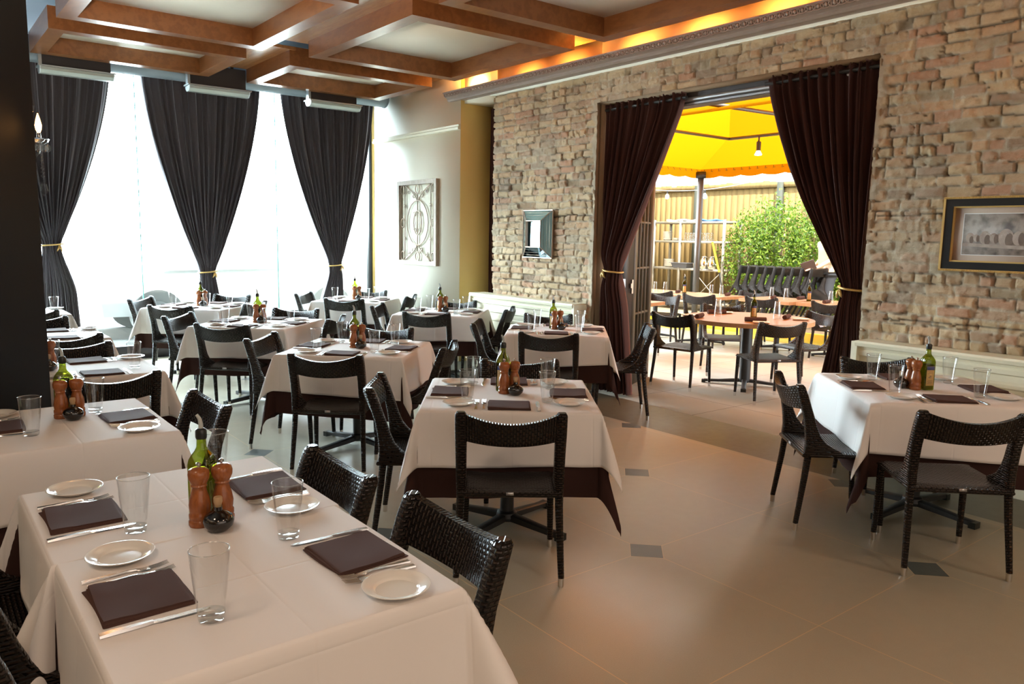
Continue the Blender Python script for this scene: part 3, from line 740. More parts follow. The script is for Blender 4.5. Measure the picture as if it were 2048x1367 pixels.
def picture():
    y1, z0, z1 = 2.415, 1.423, 1.915; y0 = y1-1.15; X = 5.635
    r = empty('framed_picture', (X, (y0+y1)/2, z0)); hy = (y1-y0)/2; H = z1-z0
    def rect(w0, w1, xa, xb):
        m = MB()
        m.bb(xa, xb, -hy+w0, hy-w0, w0, w1); m.bb(xa, xb, -hy+w0, hy-w0, H-w1, H-w0); m.bb(xa, xb, -hy+w0, -hy+w1, w1, H-w1); m.bb(xa, xb, hy-w1, hy-w0, w1, H-w1); return m
    m = rect(0, .014, -.05, 0)
    for k in range(80):
        y = -hy+.007+k*(2*hy-.014)/79
        for z in (.007, H-.007): m.lathe([(.001, -.004), (.005, 0), (.001, .004)], 6, (-.052, y, z), False)
    m.build('beaded_rim', MT['gold'], r, 30)
    m = MB()
    for s in (0, 1):
        pr = [(0, 0), (-.045, 0), (-.052, .012), (-.045, .035), (-.032, .05), (0, .05)]
    rect(.014, .062, -.044, 0).build('frame', MT['black_frame'], r, 30)
    rect(.062, .072, -.036, 0).build('gilt_slip', MT['gold'], r, 30)
    MB().bb(-.020, -.012, -hy+.07, hy-.07, .07, H-.07).build('mat_board', mat('mat_board', (.55, .40, .30), .8), r, 0)
    MB().bb(-.0215, -.0195, -hy+.125, hy-.125, .108, H-.108).build('white_line', mat('white_line', (.75, .72, .68), .8), r, 0)
    # generic print: pale stone reliefs over a ledge
    pr = mat('print_tone', (.3, .25, .22), .6); tc = nd(pr, 'ShaderNodeTexCoord')
    f = noise(pr, 16, 5, tc.outputs['Object']); lk(pr, ramp(pr, f, [(.3, (.10, .075, .06)), (.6, (.34, .27, .22))]), bsdf(pr).inputs['Base Color'])
    P0, P1 = -hy+.130, hy-.130
    MB().bb(-.0228, -.0215, P0, P1, .113, H-.113).build('print', pr, r, 0)
    st = noisy('print_stone', (.62, .55, .48), (.30, .24, .20), 30, .6); st2 = noisy('print_stone_dark', (.12, .09, .075), (.28, .22, .18), 24, .6)
    m = MB(); m2 = MB()
    def disc(mm, cy, cz, ry, rz, x):
        b = len(mm.v); mm.v += [(x, cy+ry*cos(2*pi*i/22), max(.118, min(H-.118, cz+rz*sin(2*pi*i/22)))) for i in range(22)]; mm.face(range(b, b+22))
    y = P1-.02
    for k, s in enumerate((.55, .75, 1.0, 1.15, 1.2, 1.2, 1.2)):
        if y-.09*s < P0+.02: break
        disc(m, y-.045*s, .225, .045*s, .058*s, -.0236); disc(m2, y-.030*s-.035*s, .21, .024*s, .045*s, -.0240); y -= .085*s
        if y-.07*s < P0+.02: break
        disc(m, y-.030*s, .222, .032*s, .045*s, -.0244); disc(m2, y-.050*s, .218, .018*s, .040*s, -.0248); y -= .065*s
    b = len(m.v); m.v += [(-.0252, P1, .168), (-.0252, P0, .128), (-.0252, P0, .150), (-.0252, P1, .190)]; m.face((b, b+1, b+2, b+3))
    m.build('pale_shapes', st, r, 0); m2.build('dark_shapes', st2, r, 0)
    MB().bb(-.030, -.028, -hy+.062, hy-.062, .062, H-.062).build('glass', MT['museum'], r, 0)
    tag(r, 'wide black and gilt framed sepia print on the brick wall', 'picture')
picture()

def sconce():
    r = empty('crystal_sconce', (.545, 4.66, 1.95))
    m = MB(); m.tube([(-.0, 0, .02), (.02, 0, .0), (.04, 0, .03), (.045, 0, .085)], .006, 8); m.lathe([(.004, .08), (.022, .09), (.026, .10), (.01, .105), (.008, .14)], 14, (.045, 0, 0)); m.build('arm', MT['crystal'], r)
    m = MB()
    m.lathe([(.006, .12), (.013, .135), (.016, .155), (.010, .185), (.0015, .215)], 14, (.045, 0, .01)); m.build('candle_bulb', MT['flame_bulb'], r)
    def drop(*a): MB().lathe(*a).build('crystal_drop', MT['crystal'], r, 5)
    MB().lathe([(.003, .06), (.04, .085), (.046, .10), (.025, .098)], 10, (.045, 0, 0)).build('crystal_dish', MT['crystal'], r, 5)
    drop([(.002, .21), (.010, .24), (.002, .275)], 8, (.025, 0, .02))
    for k in range(8):
        a = k*.785; drop([(.001, -.02), (.013, -.010), (.011, .012), (.001, .024)], 6, (.045+.036*cos(a), .036*sin(a), .055))
    for k in range(6): drop([(.001, -.009), (.010, 0), (.001, .009)], 6, (.052, 0, .01-k*.019))
    drop([(.001, -.06), (.02, -.03), (.012, .005), (.001, .025)], 6, (.055, 0, -.13))
    tag(r, 'crystal wall sconce with lit candle bulb on the dark pillar', 'sconce')
    light('sconce_glow', 'POINT', (.66, 4.60, 2.13), 1.2, (1, .45, .12), shadow_soft_size=.02)
sconce()

# ================================================================== CHAIR
def rr_rect(cx, cy, hx, hy, z, n=3, rc=.35):
    """rounded rectangle ring in the xy plane"""
    out = []; rx = min(hx, hy)*rc*2 if False else min(hx, hy)*.6
    for (sx, sy, a0) in ((1, 1, 0), (-1, 1, pi/2), (-1, -1, pi), (1, -1, 3*pi/2)):
        for k in range(n+1):
            a = a0+k*pi/2/n; out.append((cx+sx*(hx-rx)+rx*cos(a), cy+sy*(hy-rx)+rx*sin(a), z))
    return out
def chair():
    r = empty('woven_chair')
    # seat: woven slab dished in the middle
    W, Dp = .235, .225; m = MB()
    def top(u, v):
        x = (u*2-1)*W; y = (v*2-1)*Dp; e = max(abs(u*2-1), abs(v*2-1)); z = .452-.014*(1-(2*u-1)**2)*(1-(2*v-1)**2)
        z -= .012*max(0, (e-.88)/.12)**2
        if v > .9: z -= .008*((v-.9)/.1)**2
        return (x*(1-.03*v), y, z)
    m.grid(top, 14, 14, (.47, .45)); m.grid(lambda u, v: (lambda p: (p[0], p[1], .418))(top(1-u, v)), 14, 14, (.47, .45))
    n = 14
    for sx, sy in (((0, 0), (1, 0)), ((1, 0), (1, 1)), ((1, 1), (0, 1)), ((0, 1), (0, 0))):
        def side(u, v, A=sx, B=sy):
            a = (A[0]+(B[0]-A[0])*u, A[1]+(B[1]-A[1])*u); p = top(*a); bl = .006*sin(pi*v)
            dx, dy = (a[0]*2-1), (a[1]*2-1); q = max(abs(dx), abs(dy))
            return (p[0]+bl*(dx if abs(dx) == q else 0), p[1]+bl*(dy if abs(dy) == q else 0), p[2]+(.418-p[2])*(1-v))
        m.grid(side, 14, 3, (.46, .035))
    m.build('seat', MT['rattan'], r, 50)
    # backrest: two flared posts and the bowed rail, one woven piece
    m = MB(); PX = .226
    prof = [(.425, -.105, .115, .020), (.455, -.120, .100, .021), (.475, -.140, .078, .022), (.50, -.160, .056, .023), (.54, -.178, .041, .024), (.59, -.192, .033, .025), (.65, -.207, .029, .026),
            (.70, -.224, .028, .027), (.76, -.243, .027, .027), (.812, -.262, .025, .026), (.826, -.266, .016, .018)]
    for s in (-1, 1):
        m.loft([rr_rect(s*PX, cy, hx, hy, z, 3) for z, cy, hy, hx in prof])
    rings = []; N = 22
    for k in range(N+1):
        t = -1+2*k/N; x = t*(PX); q = 1-t*t
        yt = -.262-.050*q; yb = -.222-.044*q; zt = .824-.044*q; zb = .688-.020*q; th = .017
        ring = [];  # rounded strip section
        for (a, b) in ((0, 1), (.15, 1.25), (.5, 1.3), (.85, 1.25), (1, 1), (1, -1), (.85, -1.25), (.5, -1.3), (.15, -1.25), (0, -1)):
            ring.append((x, yb+(yt-yb)*a+b*th*.8, zb+(zt-zb)*a+(.0 if 0 < a < 1 else 0)))
        rings.append(ring)
    m.loft(rings); m.build('backrest', MT['rattan'], r, 45)
    for (x0, y0, x1, y1) in ((-.215, .205, -.222, .222), (.215, .205, .222, .222), (-.226, -.195, -.243, -.245), (.226, -.195, .243, -.245)):
        m = MB().tube([(x0, y0, .44), (x0+(x1-x0)*.3, y0+(y1-y0)*.3, .30), (x1, y1, .04)], [.0195, .018, .0145], 10)
        lg = m.build('leg', MT['rattan'], r)
        MB().tube([(x1-(x1-x0)*.02, y1-(y1-y0)*.02, .042), (x1, y1, .0)], [.0145, .0135], 12).build('foot_cap', MT['chrome'], lg)
    MB().box((0, -.233, .437), (.035, .004, .014)).build('maker_plate', MT['rail'], r, 0)
    return r
BUILD['chair'] = chair

# ================================================================== TABLES AND CLOTHS
def pedestal(root, h, rot=0, L=.36, r=.038, metal='iron'):
    MB().lathe([(r, .05), (r, h)], 20).build('column', MT[metal], root)
    MB().lathe([(.05, .03), (.06, .05), (.055, .075), (.04, .085)], 20).build('hub', MT[metal], root)
    for k in range(4):
        a = rot+k*pi/2
        m = MB(); sec = []
        for (s, hw, z0, z1) in ((.02, .030, .035, .075), (.12, .027, .028, .064), (.28, .024, .018, .046), (L, .024, .012, .040)):
            c, s_ = cos(a), sin(a); ring = []
            for (t, z) in ((-hw, z0), (hw, z0), (hw, z1*.9), (hw*.6, z1), (-hw*.6, z1), (-hw, z1*.9)): ring.append((c*s-s_*t, s_*s+c*t, z))
            sec.append(ring)
        m.loft(sec); f = m.build('foot', MT[metal], root)
        MB().box((cos(a)*(L+.005), sin(a)*(L+.005), .018), (.04, .056, .036), a).build('end_cap', MT['collar'], f, 30)
def drape(root_loc, rz, ax, ay, cx, cy, crot, top, seed, sway=.055, fin=.24, wav=.010, res=54):
    rr = random.Random(seed); ph = [rr.uniform(0, 6.28) for _ in range(8)]; cr, sr = cos(crot), sin(crot)
    ox, oy = (rr.uniform(-.004, .004), rr.uniform(-.004, .004)) if sway > .03 else (0, 0)
    # sample lines denser near the table edges
    def axis(a, c):
        pts = list(np.linspace(-a+.02, a-.02, 12))+list(np.linspace(a-.02, c, res//3))[1:]+list(-np.linspace(a-.02, c, res//3)[1:])
        pts += [a+.004, a-.004, -a-.004, -a+.004]; return sorted(set(round(float(p), 5) for p in pts))
    us, vs = axis(ax, cx), axis(ay, cy)
    def pos(u, v):
        x = u*cr-v*sr+ox; y = u*sr+v*cr+oy
        sx = 1 if x >= 0 else -1; sy = 1 if y >= 0 else -1
        dx = max(abs(x)-ax, 0); dy = max(abs(y)-ay, 0)
        r_ = hypot(dx, dy)
        if r_ <= 0: return (x, y, top+.0012*sin(9*x+ph[0])*sin(8*y+ph[1]))
        phi = atan2(dy, dx)
        f = .006*(1-exp(-r_/.008))+sway*r_
        wv = wav*(r_/.3)*(sin(9*(y if dx > dy else x)+ph[2+(sx > 0)+2*(dx > dy)])+.5*sin(21*(y if dx > dy else x)+ph[6]))
        s2 = sin(2*phi); F = fin*r_*s2
        bx = F*(1+.55*cos(2*phi)); by = F*(1-.55*cos(2*phi))
        X = min(abs(x), ax)+f*cos(phi)**.5*1.0+bx+(wv if dx > dy else 0)*abs(cos(phi))
        Y = min(abs(y), ay)+f*sin(max(phi, 0))**.5+by+(wv if dy >= dx else 0)*abs(sin(phi))
        if dy == 0: Y = abs(y)
        if dx == 0: X = abs(x)
        drop = r_*sqrt(max(.3, 1-(sway)**2-(fin*s2*1.25)**2))
        return (sx*X, sy*Y, top-drop+.004*exp(-r_/.006)-.004)
    m = MB(); nu, nv = len(us), len(vs)
    for v in vs:
        for u in us: m.v.append(pos(u, v))
    for j in range(nv-1):
        for i in range(nu-1):
            a = j*nu+i; m.face((a, a+1, a+nu+1, a+nu), tuple((us[p], vs[q]) for p, q in ((i, j), (i+1, j), (i+1, j+1), (i, j+1))))
    return m
def dining_table(key, desc, x, y, rz, w=.90, l=.90, white=.275, brown=.40, seed=1, wrot=0, base_rot=.25, fin=.24):
    r = empty('dining_table', (x, y, 0), rz); H = .738
    m = MB().box((0, 0, H-.015), (w-.01, l-.01, .03)); m.build('tabletop', MT['iron'], r, 30)
    pedestal(r, H-.03, base_rot-rz)
    tag(r, 'black pedestal table under the cloths, '+desc, 'table', None)
    b = drape(None, 0, w/2-.006, l/2-.006, w/2+brown+.02, l/2+brown+.02, wrot, H+.003, seed+50, .020, fin*.78, .008).build('undercloth', MT['brown_cloth'], None, 0)
    b.location = (x, y, 0); b.rotation_euler = (0, 0, rz); tag(b, 'dark brown undercloth hanging below the white cloth, '+desc, 'tablecloth')
    c = drape(None, 0, w/2+.006, l/2+.006, w/2+white, l/2+white, wrot, H+.008, seed, .065, fin, .008).build('tablecloth', MT['white_cloth'], None, 0, mod=[('SOLIDIFY', dict(thickness=.0012, offset=1))])
    c.location = (x, y, 0); c.rotation_euler = (0, 0, rz); tag(c, 'white tablecloth with pressed creases, '+desc, 'tablecloth')
    return r
TZ = .7485

# ---- table setting pieces
def plate():
    return MB().lathe([(.0005, .0045), (.050, .0035), (.0545, .0075), (.058, .0095), (.070, .0125), (.0815, .0175), (.0832, .0172), (.0832, .0158), (.072, .0105), (.058, .003), (.046, .0), (.0005, .0)], 48).build('side_plate', MT['china'], None, 40)
BUILD['plate'] = plate
def napkin():
    m = MB(); L, Wd = .215, .20
    def lay(z, dz, dx, dy, lift, sgn):
        def fn(u, v):
            x = (u-.5)*L+dx; y = (v-.5)*Wd+dy
            zz = z+lift*(max(0, (.45-v)/.45))**1.5*(.6+.4*sin(u*5+1))+.0012*sin(u*9+v*4)
            return (x+.003*sin(v*6), y+.004*sin(u*4)*(1-v), zz)
        m.grid(fn, 18, 14)
    # folded pad: layered slabs with a rolled front edge
    for k, (z, dx, dy) in enumerate(((0, 0, 0), (.0034, .002, .002), (.0068, -.002, .003))):
        rings = []
        for i in range(19):
            u = i/18; x = (u-.5)*L*(1-.02*k)+dx; lf = .0022*k*(.6+.5*sin(u*4+k))
            ring = []
            for (yy, zz) in ((-.49, .001), (-.503, .0022+lf*.5), (-.495, .0040+lf), (-.42, .0048+lf), (-.3, .0046+lf*.7+.0006*sin(u*7)), (-.15, .0036+.0008*sin(u*6+1)), (0, .0042+.0009*sin(u*9)), (.15, .0036+.0008*sin(u*5+2)), (.3, .0044), (.46, .0042), (.495, .0032), (.50, .0018), (.49, .0), (.2, 0), (-.2, lf*.3), (-.45, lf*.45)):
                ring.append((x+.012*(yy)*(k-1)*.3, yy*Wd*(1-.03*k)+dy+.005*sin(u*3+k), z+zz))
            rings.append(ring)
        m.loft(rings)
    return m.build('napkin', MT['napkin'], None, 50)
BUILD['napkin'] = napkin
def knife():
    r = empty('table_knife')
    sec = lambda x, w_, h, z: [(x, -w_, z), (x, w_, z), (x, w_*.8, z+h), (x, -w_*.8, z+h)]
    MB().loft([sec(-.115, .0095, .005, 0), sec(-.09, .009, .007, 0), sec(-.02, .0065, .007, .0), sec(-.008, .005, .006, .001)]).build('handle', MT['steel'], r, 40)
    MB().loft([sec(-.008, .0045, .004, .001), sec(.01, .009, .0022, .001), (lambda: sec(.07, .0105, .0018, .001))(), sec(.105, .007, .0015, .001), sec(.113, .001, .001, .001)]).build('blade', MT['steel'], r, 40)
    return r
BUILD['knife'] = knife
def fork():
    r = empty('table_fork'); 
    sec = lambda x, w_, h, z: [(x, -w_, z), (x, w_, z), (x, w_*.8, z+h), (x, -w_*.8, z+h)]
    MB().loft([sec(-.10, .009, .004, 0), sec(-.06, .0065, .005, 0), sec(.0, .003, .004, .004), sec(.02, .004, .003, .004), sec(.035, .0115, .002, .001), sec(.055, .012, .002, .001)]).build('handle', MT['steel'], r, 40)
    for k in range(4):
        y = (k-1.5)*.0064; MB().tube([(.053, y, .002), (.075, y, .004), (.098, y, .009)], [.0016, .0015, .0008], 5).build('tine', MT['steel'], r)
    return r
BUILD['fork'] = fork
def tumbler():
    r = empty('tumbler')
    m = MB().lathe([(.0275, .010), (.030, .03), (.0365, .09), (.0418, .150), (.0412, .152), (.0402, .150), (.0350, .09), (.0285, .03), (.026, .016)], 36, cap=False)
    m.build('wall', MT['glass'], r, 0)
    m = MB().lathe([(.0005, .0), (.024, .0), (.0275, .003), (.029, .012), (.0285, .017), (.020, .014), (.0005, .013)], 36); m.build('base', MT['glass_base'], r, 50)
    MB().tube([(.041*cos(2*pi*i/40), .041*sin(2*pi*i/40), .1512) for i in range(41)], .0014, 6, False).build('rim', MT['glass_base'], r, 0)
    for c in r.children: c.data.transform(Matrix.Diagonal((1.04, 1.04, 1.07, 1)))
    return r
BUILD['tumbler'] = tumbler
def sq_ring(h, z, rc):
    n = 4; out = []
    for k, (sx, sy, a0) in enumerate(((1, 1, 0), (-1, 1, pi/2), (-1, -1, pi), (1, -1, 3*pi/2))):
        for i in range(n+1):
            a = a0+i*pi/2/n; out.append((sx*(h-rc)+rc*cos(a), sy*(h-rc)+rc*sin(a), z))
    return out
def oil_bottle():
    r = empty('oil_bottle')
    R_ = [(.030, .0, .008), (.033, .006, .009), (.033, .165, .009), (.031, .180, .012), (.026, .193, .016), (.019, .204, .016), (.0145, .215, .014), (.0135, .235, .013), (.0135, .255, .013)]
    MB().loft([sq_ring(h, z, min(rc, h*.999)) for h, z, rc in R_]).build('glass_body', MT['bottle'], r, 45)
    MB().loft([sq_ring(h-.0035, z, min(rc, (h-.0035)*.99)) for h, z, rc in [(.031, .006, .009), (.033, .01, .009), (.033, .150, .009)]]).build('oil', MT['oil'], r, 45)
    MB().lathe([(.0150, .240), (.0165, .245), (.0165, .262), (.0150, .268), (.010, .272)], 16).build('collar', MT['collar'], r)
    MB().tube([(0, 0, .268), (0, 0, .285), (-.003, 0, .300), (-.012, 0, .312)], [.0075, .0065, .0055, .0045], 10).build('pourer', MT['pourer'], r)
    m = MB(); m.box((0, -.0336, .085), (.046, .0008, .115)); m.m = 1; m.box((0, -.0342, .131), (.046, .0008, .022)); m.m = 2
    for k, (w_, z) in enumerate(((.030, .113), (.026, .106), (.032, .099), (.012, .085), (.016, .076), (.028, .058), (.030, .052), (.024, .046), (.030, .040))):
        m.box((-.002+.004*(k % 2), -.0344, z), (w_, .0006, .0020 if k not in (3, 4) else .007))
    m.build('label', [MT['label'], MT['label_blue'], MT['label_ink']], r, 0)
    return r
BUILD['bottle'] = oil_bottle
def mill(): 
    r = empty('wooden_mill')
    MB().lathe([(.027, 0), (.029, .004), (.029, .014), (.0265, .018), (.028, .022), (.028, .032), (.025, .037), (.0265, .044), (.0275, .058), (.024, .078), (.0185, .096), (.0175, .104), (.0205, .108), (.0185, .112),
                (.022, .118), (.0265, .128), (.0275, .140), (.025, .150), (.016, .156), (.003, .158)], 28).build('body', MT['mill'], r, 50)
    MB().lathe([(.003, .156), (.003, .160), (.0065, .163), (.0065, .168), (.003, .171), (.0005, .1715)], 12).build('knob', MT['steel'], r)
    for c in r.children:
        c.data.transform(Matrix.Scale(1.11, 4))
    return r
BUILD['mill'] = mill
def cruet():
    r = empty('vinegar_cruet')
    MB().lathe([(.0005, .002), (.020, .0), (.026, .003), (.040, .018), (.0435, .032), (.038, .046), (.022, .057), (.012, .062), (.011, .072)], 28).build('glass_body', MT['vinegar'], r, 50)
    MB().lathe([(.011, .070), (.0125, .074), (.0115, .078)], 16).build('lip', MT['cruet'], r)
    MB().lathe([(.009, .072), (.010, .080), (.0125, .086), (.0125, .098), (.011, .101), (.0005, .1015)], 14).build('cork', MT['cork'], r, 40)
    return r
BUILD['cruet'] = cruet

# ================================================================== THE DINING ROOM LAYOUT
D2 = {'near': (0, -1), 'far': (0, 1), 'pillar': (-1, 0), 'patio': (1, 0)}
def put_chair(px, py, face, label, group, z=0, rot=None):
    """px,py: middle of the back rail; face: direction the sitter looks (radians)"""
    return inst('chair', (px+.262*cos(face), py+.262*sin(face), z), face-pi/2, label, 'chair', group)
GC = 'woven chairs around the clothed tables'
def setting(x, y, rz, w, l, side, where, desc, jit, pieces='pnkfg', ds=0):
    """one place: side gives the edge the guest sits at"""
    d = D2[side]; half = l/2 if side in ('near', 'far') else w/2
    fx, fy = -d[0], -d[1]           # looking inwards
    rx, ry = fy, -fx                # guest's right hand
    rr = random.Random(jit)
    def W(s, t):
        X = d[0]*half+fx*t+rx*(s+ds); Y = d[1]*half+fy*t+ry*(s+ds); return (x+X*cos(rz)-Y*sin(rz), y+X*sin(rz)+Y*cos(rz))
    face = atan2(fy, fx)+rz
    P = lambda s, t, z=0: (*W(s+rr.uniform(-.008, .008), t+rr.uniform(-.006, .006)), TZ+z)
    place = 'at the %s place, %s' % (where, desc)
    if 'p' in pieces: inst('plate', P(-.265, .135), rr.uniform(0, 6), 'white side plate '+place, 'plate', 'side plates')
    if 'n' in pieces: inst('napkin', P(.0, .115), face-pi/2+rr.uniform(-.06, .06), 'folded brown napkin '+place, 'napkin', 'folded brown napkins')
    if 'k' in pieces: inst('knife', P(.14, .12), face+rr.uniform(-.05, .05), 'table knife beside the napkin '+place, 'knife', 'table knives')
    if 'f' in pieces:
        inst('fork', P(-.133, .13), face+rr.uniform(-.04, .04), 'inner silver fork '+place, 'fork', 'table forks')
        inst('fork', P(-.165, .125), face+rr.uniform(-.07, .02), 'outer silver fork '+place, 'fork', 'table forks')
    if 'g' in pieces: inst('tumbler', P(.20, .22), rr.uniform(0, 6), 'clear empty tumbler '+place, 'glass', 'tumblers on the clothed tables')
def cluster(cx, cy, desc, ang=0.0, style=0, swap=False):
    """oil bottle, two mills and cruet; ang: direction the group faces (towards the near side)"""
    c, s = cos(ang), sin(ang)
    def W(a, b): return (cx+a*c-b*s, cy+a*s+b*c, TZ)
    B, M1, M2, V_ = ((.045, .0), (-.022, -.01), (-.025, .05), (-.085, .035)) if swap else ((-.035, .075), (-.027, 0), (.030, .034), (.036, -.050))
    inst('bottle', W(*B), ang+.3 if style == 0 else ang+style, 'green olive oil bottle with pourer standing on the '+desc, 'bottle', 'olive oil bottles on the clothed tables')
    inst('mill', W(*M1), .4, 'turned wooden mill nearer the bottle on the '+desc, 'pepper mill', 'wooden mills')
    inst('mill', W(*M2), 1.9, 'turned wooden mill behind the cruet on the '+desc, 'pepper mill', 'wooden mills')
    inst('cruet', W(*V_), .2, 'round dark vinegar cruet with cork on the '+desc, 'cruet', 'vinegar cruets')

TAB = {   # key: x, y, angle, size, description, chairs {side: (distance, lateral)}, pieces, bottle yaw
 'C': (2.58, 3.31, -37, .89, 'centre table beside the open floor', {'near': (.80, 0), 'pillar': (.72, .06), 'far': (.72, -.08)}, 'pnkfg'),
 'A': (2.68, 5.32, -44, .91, 'table next behind the centre one', {'near': (.85, .05), 'pillar': (.74, .04), 'far': (.72, -.02), 'patio': (.74, -.18)}, 'pnkfg'),
 'I': (2.65, 7.30, -46, .91, 'table two behind the centre one', {'near': (.82, .06), 'pillar': (.72, .18), 'far': (.72, -.06), 'patio': (.76, .02)}, 'pnkfg'),
 'H': (2.70, 9.28, -46, .91, 'table under the middle window curtain', {'near': (.83, .12), 'pillar': (.74, .03), 'far': (.80, .04), 'patio': (.74, -.16)}, 'png'),
 'E': (4.80, 5.44, -42, .90, 'table beside the tied patio curtain', {'near': (.90, -.06), 'pillar': (.74, .14), 'far': (.72, .10), 'patio': (.84, -.16)}, 'pnkfg'),
 'F': (4.78, 7.38, -45, .90, 'table beside the yellow pilaster', {'near': (.88, .02), 'pillar': (.72, .12), 'far': (.72, -.02), 'patio': (.78, -.12)}, 'pnkfg'),
 'G': (4.68, 9.30, -45, .88, 'table in the far window corner', {'near': (.78, .10), 'pillar': (.72, .01), 'far': (.76, .05), 'patio': (.74, -.02)}, 'png'),
 'R': (4.75, 2.08, -42, .93, 'table below the framed picture', {'near': (1.02, -.22), 'pillar': (.84, .20), 'far': (.72, -.01)}, 'pnkfg'),
}
for i, (k, (x, y, a, sz, desc, chs, pcs)) in enumerate(TAB.items()):
    rz = radians(a)
    wr = {'C': .02, 'R': -.05, 'E': .06, 'A': -.04, 'F': .03}.get(k, .02)
    dining_table(k, desc, x, y, rz, sz, sz, .275 if k != 'R' else .30, .40, seed=i+3, wrot=wr, base_rot=radians(14 if k != 'R' else -5), fin=.19)
    for s, (dist, lat) in chs.items():
        d = D2[s]; dx, dy = d[0]*cos(rz)-d[1]*sin(rz), d[0]*sin(rz)+d[1]*cos(rz)
        put_chair(x+dx*dist-dy*lat, y+dy*dist+dx*lat, atan2(-dy, -dx)+radians(((i*7+len(s)*3) % 5-2)*1.3), 'dark woven chair on the %s side of the %s' % (s, desc), GC)
    for n_, s in enumerate(('near', 'far', 'pillar', 'patio')):
        setting(x, y, rz, sz, sz, s, s, desc, i*10+n_, pcs)
    cluster(x-(.06 if k == 'R' else 0), y, desc, radians(-38), {'R': .1}.get(k, -.25), k == 'R')

# the left-hand column: tables squared to the room
LEFT = [  # x, y, w, l, description
 (.645, 1.86, .76, .72, 'foremost table'),
 (.645, 2.545, .78, .66, 'table joined behind the foremost one'),
 (.52, 3.86, .74, .80, 'table in front of the dark pillar'),
 (.80, 5.38, .84, .76, 'table just behind the dark pillar'),
 (.86, 7.22, .82, .76, 'second table behind the dark pillar'),
 (.90, 9.30, .82, .76, 'far table under the leftmost window curtain')]
for i, (x, y, w_, l_, desc) in enumerate(LEFT):
    if i == 1: dining_table('L', desc, x, y, 0, w_, l_, .27, .38, 21+i, 0, .2, .22)
    elif i == 0: dining_table('L', desc, x, y, 0, w_, l_, .285, .36, 21+i, 0, .2, .30)
    else: dining_table('L', desc, x, y, 0, w_, l_, .28, .40, 21+i, .01, .2, .22)
def sside(i, side, where, jit, pcs='pnkfg', ds=0):
    x, y, w_, l_, desc = LEFT[i]; setting(x, y, 0, w_, l_, side, where, desc, jit, pcs, ds)
sside(0, 'pillar', 'inner', 201, ds=-.02); sside(0, 'patio', 'aisle', 202, ds=-.03)
sside(1, 'pillar', 'inner', 203, ds=.01); sside(1, 'patio', 'aisle', 204, ds=-.03)
sside(2, 'pillar', 'inner', 205, ds=-.04); sside(2, 'patio', 'aisle', 206, ds=-.03)
for i in (3, 4, 5):
    sside(i, 'near', 'near', 210+i, ds=.10); sside(i, 'far', 'far', 220+i, ds=-.10)
cluster(.66, 2.262, 'seam of the two foremost tables', radians(-30), -.25)
cluster(.55, 3.97, 'table in front of the dark pillar', radians(-25), -.2)
cluster(.64, 5.42, 'table just behind the dark pillar', radians(-20), -.2)
CH = [(1.175, 1.75, 180, 'woven chair on the aisle side of the foremost table'), (1.145, 2.42, 180, 'woven chair on the aisle side of the table joined behind the foremost'),
      (.06, 1.92, 0, 'woven chair on the inner side of the foremost table'), (.04, 2.62, 0, 'woven chair on the inner side of the table joined behind the foremost'),
      (1.10, 3.72, 182, 'woven chair on the aisle side of the table in front of the pillar'), (-.06, 3.9, 0, 'woven chair on the inner side of the table in front of the pillar'),
      (.86, 4.62, 90, 'woven chair just past the dark pillar on the near table side'), (.88, 6.02, 270, 'woven chair on the far side of the table just behind the pillar'),
      (.92, 6.54, 90, 'woven chair on the near side of the second table behind the pillar'), (.90, 7.98, 270, 'woven chair on the far side of the second table behind the pillar'),
      (.92, 8.62, 90, 'woven chair on the near side of the table under the leftmost curtain'), (.84, 10.02, 270, 'woven chair on the window side of the table under the leftmost curtain')]
for x, y, a, l in CH: put_chair(x, y, radians(a), 'dark '+l, GC)

# ================================================================== THE PATIO
struct(MB().bb(5.65, 11.1, -3, 12.5, -.12, -.002).build('patio_floor', MT['pavers'], sharp=0))
struct(MB().bb(11.1, 16, -3, 14, -.12, .17).build('planting_ground', MT['soil'], sharp=0))
struct(MB().bb(11.0, 11.12, .5, 12, 0, .19).build('trim_12', MT['yellow'], sharp=0))
# fence: boards and dark posts
r = empty('board_fence', (13.9, 6, .17)); m = MB(); rr = random.Random(4)
for k in range(90):
    y = -5+k*.15; m.bb(-.012-rr.uniform(0, .002), .012, y+.002, y+.147, 0, 2.62+rr.uniform(-.02, .02))
m.build('boards', MT['fence'], r, 0)
MT['fence_post'] = mat('fence_post', (.05, .055, .04), .7)
for y in (6.9, 5.15, 3.1, 1.0, -1.2): MB().bb(-.10, -.02, y-.06, y+.06, 0, 2.6).build('post', MT['fence_post'], r, 0)
MB().bb(-.06, -.01, -5, 8.5, 2.5, 2.6).build('rail', MT['fence'], r, 0)
tag(r, 'tall yellowish board fence with dark posts closing off the patio', 'fence')
# side fence far left
struct(MB().bb(7.2, 18, 12.5, 12.7, -.1, 8).build('sky_block_wall', MT['white_paint'], sharp=0))  # tall wall added to keep the bright street sky off the patio
r = empty('side_fence', (9, 12.4, 0)); m = MB()
for k in range(8, 50): m.bb(-3+k*.15, -3+k*.15+.147, -.012, .012, 0, 2.8)
m.build('boards', MT['fence'], r, 0); tag(r, 'board fence along the far side of the patio', 'fence')

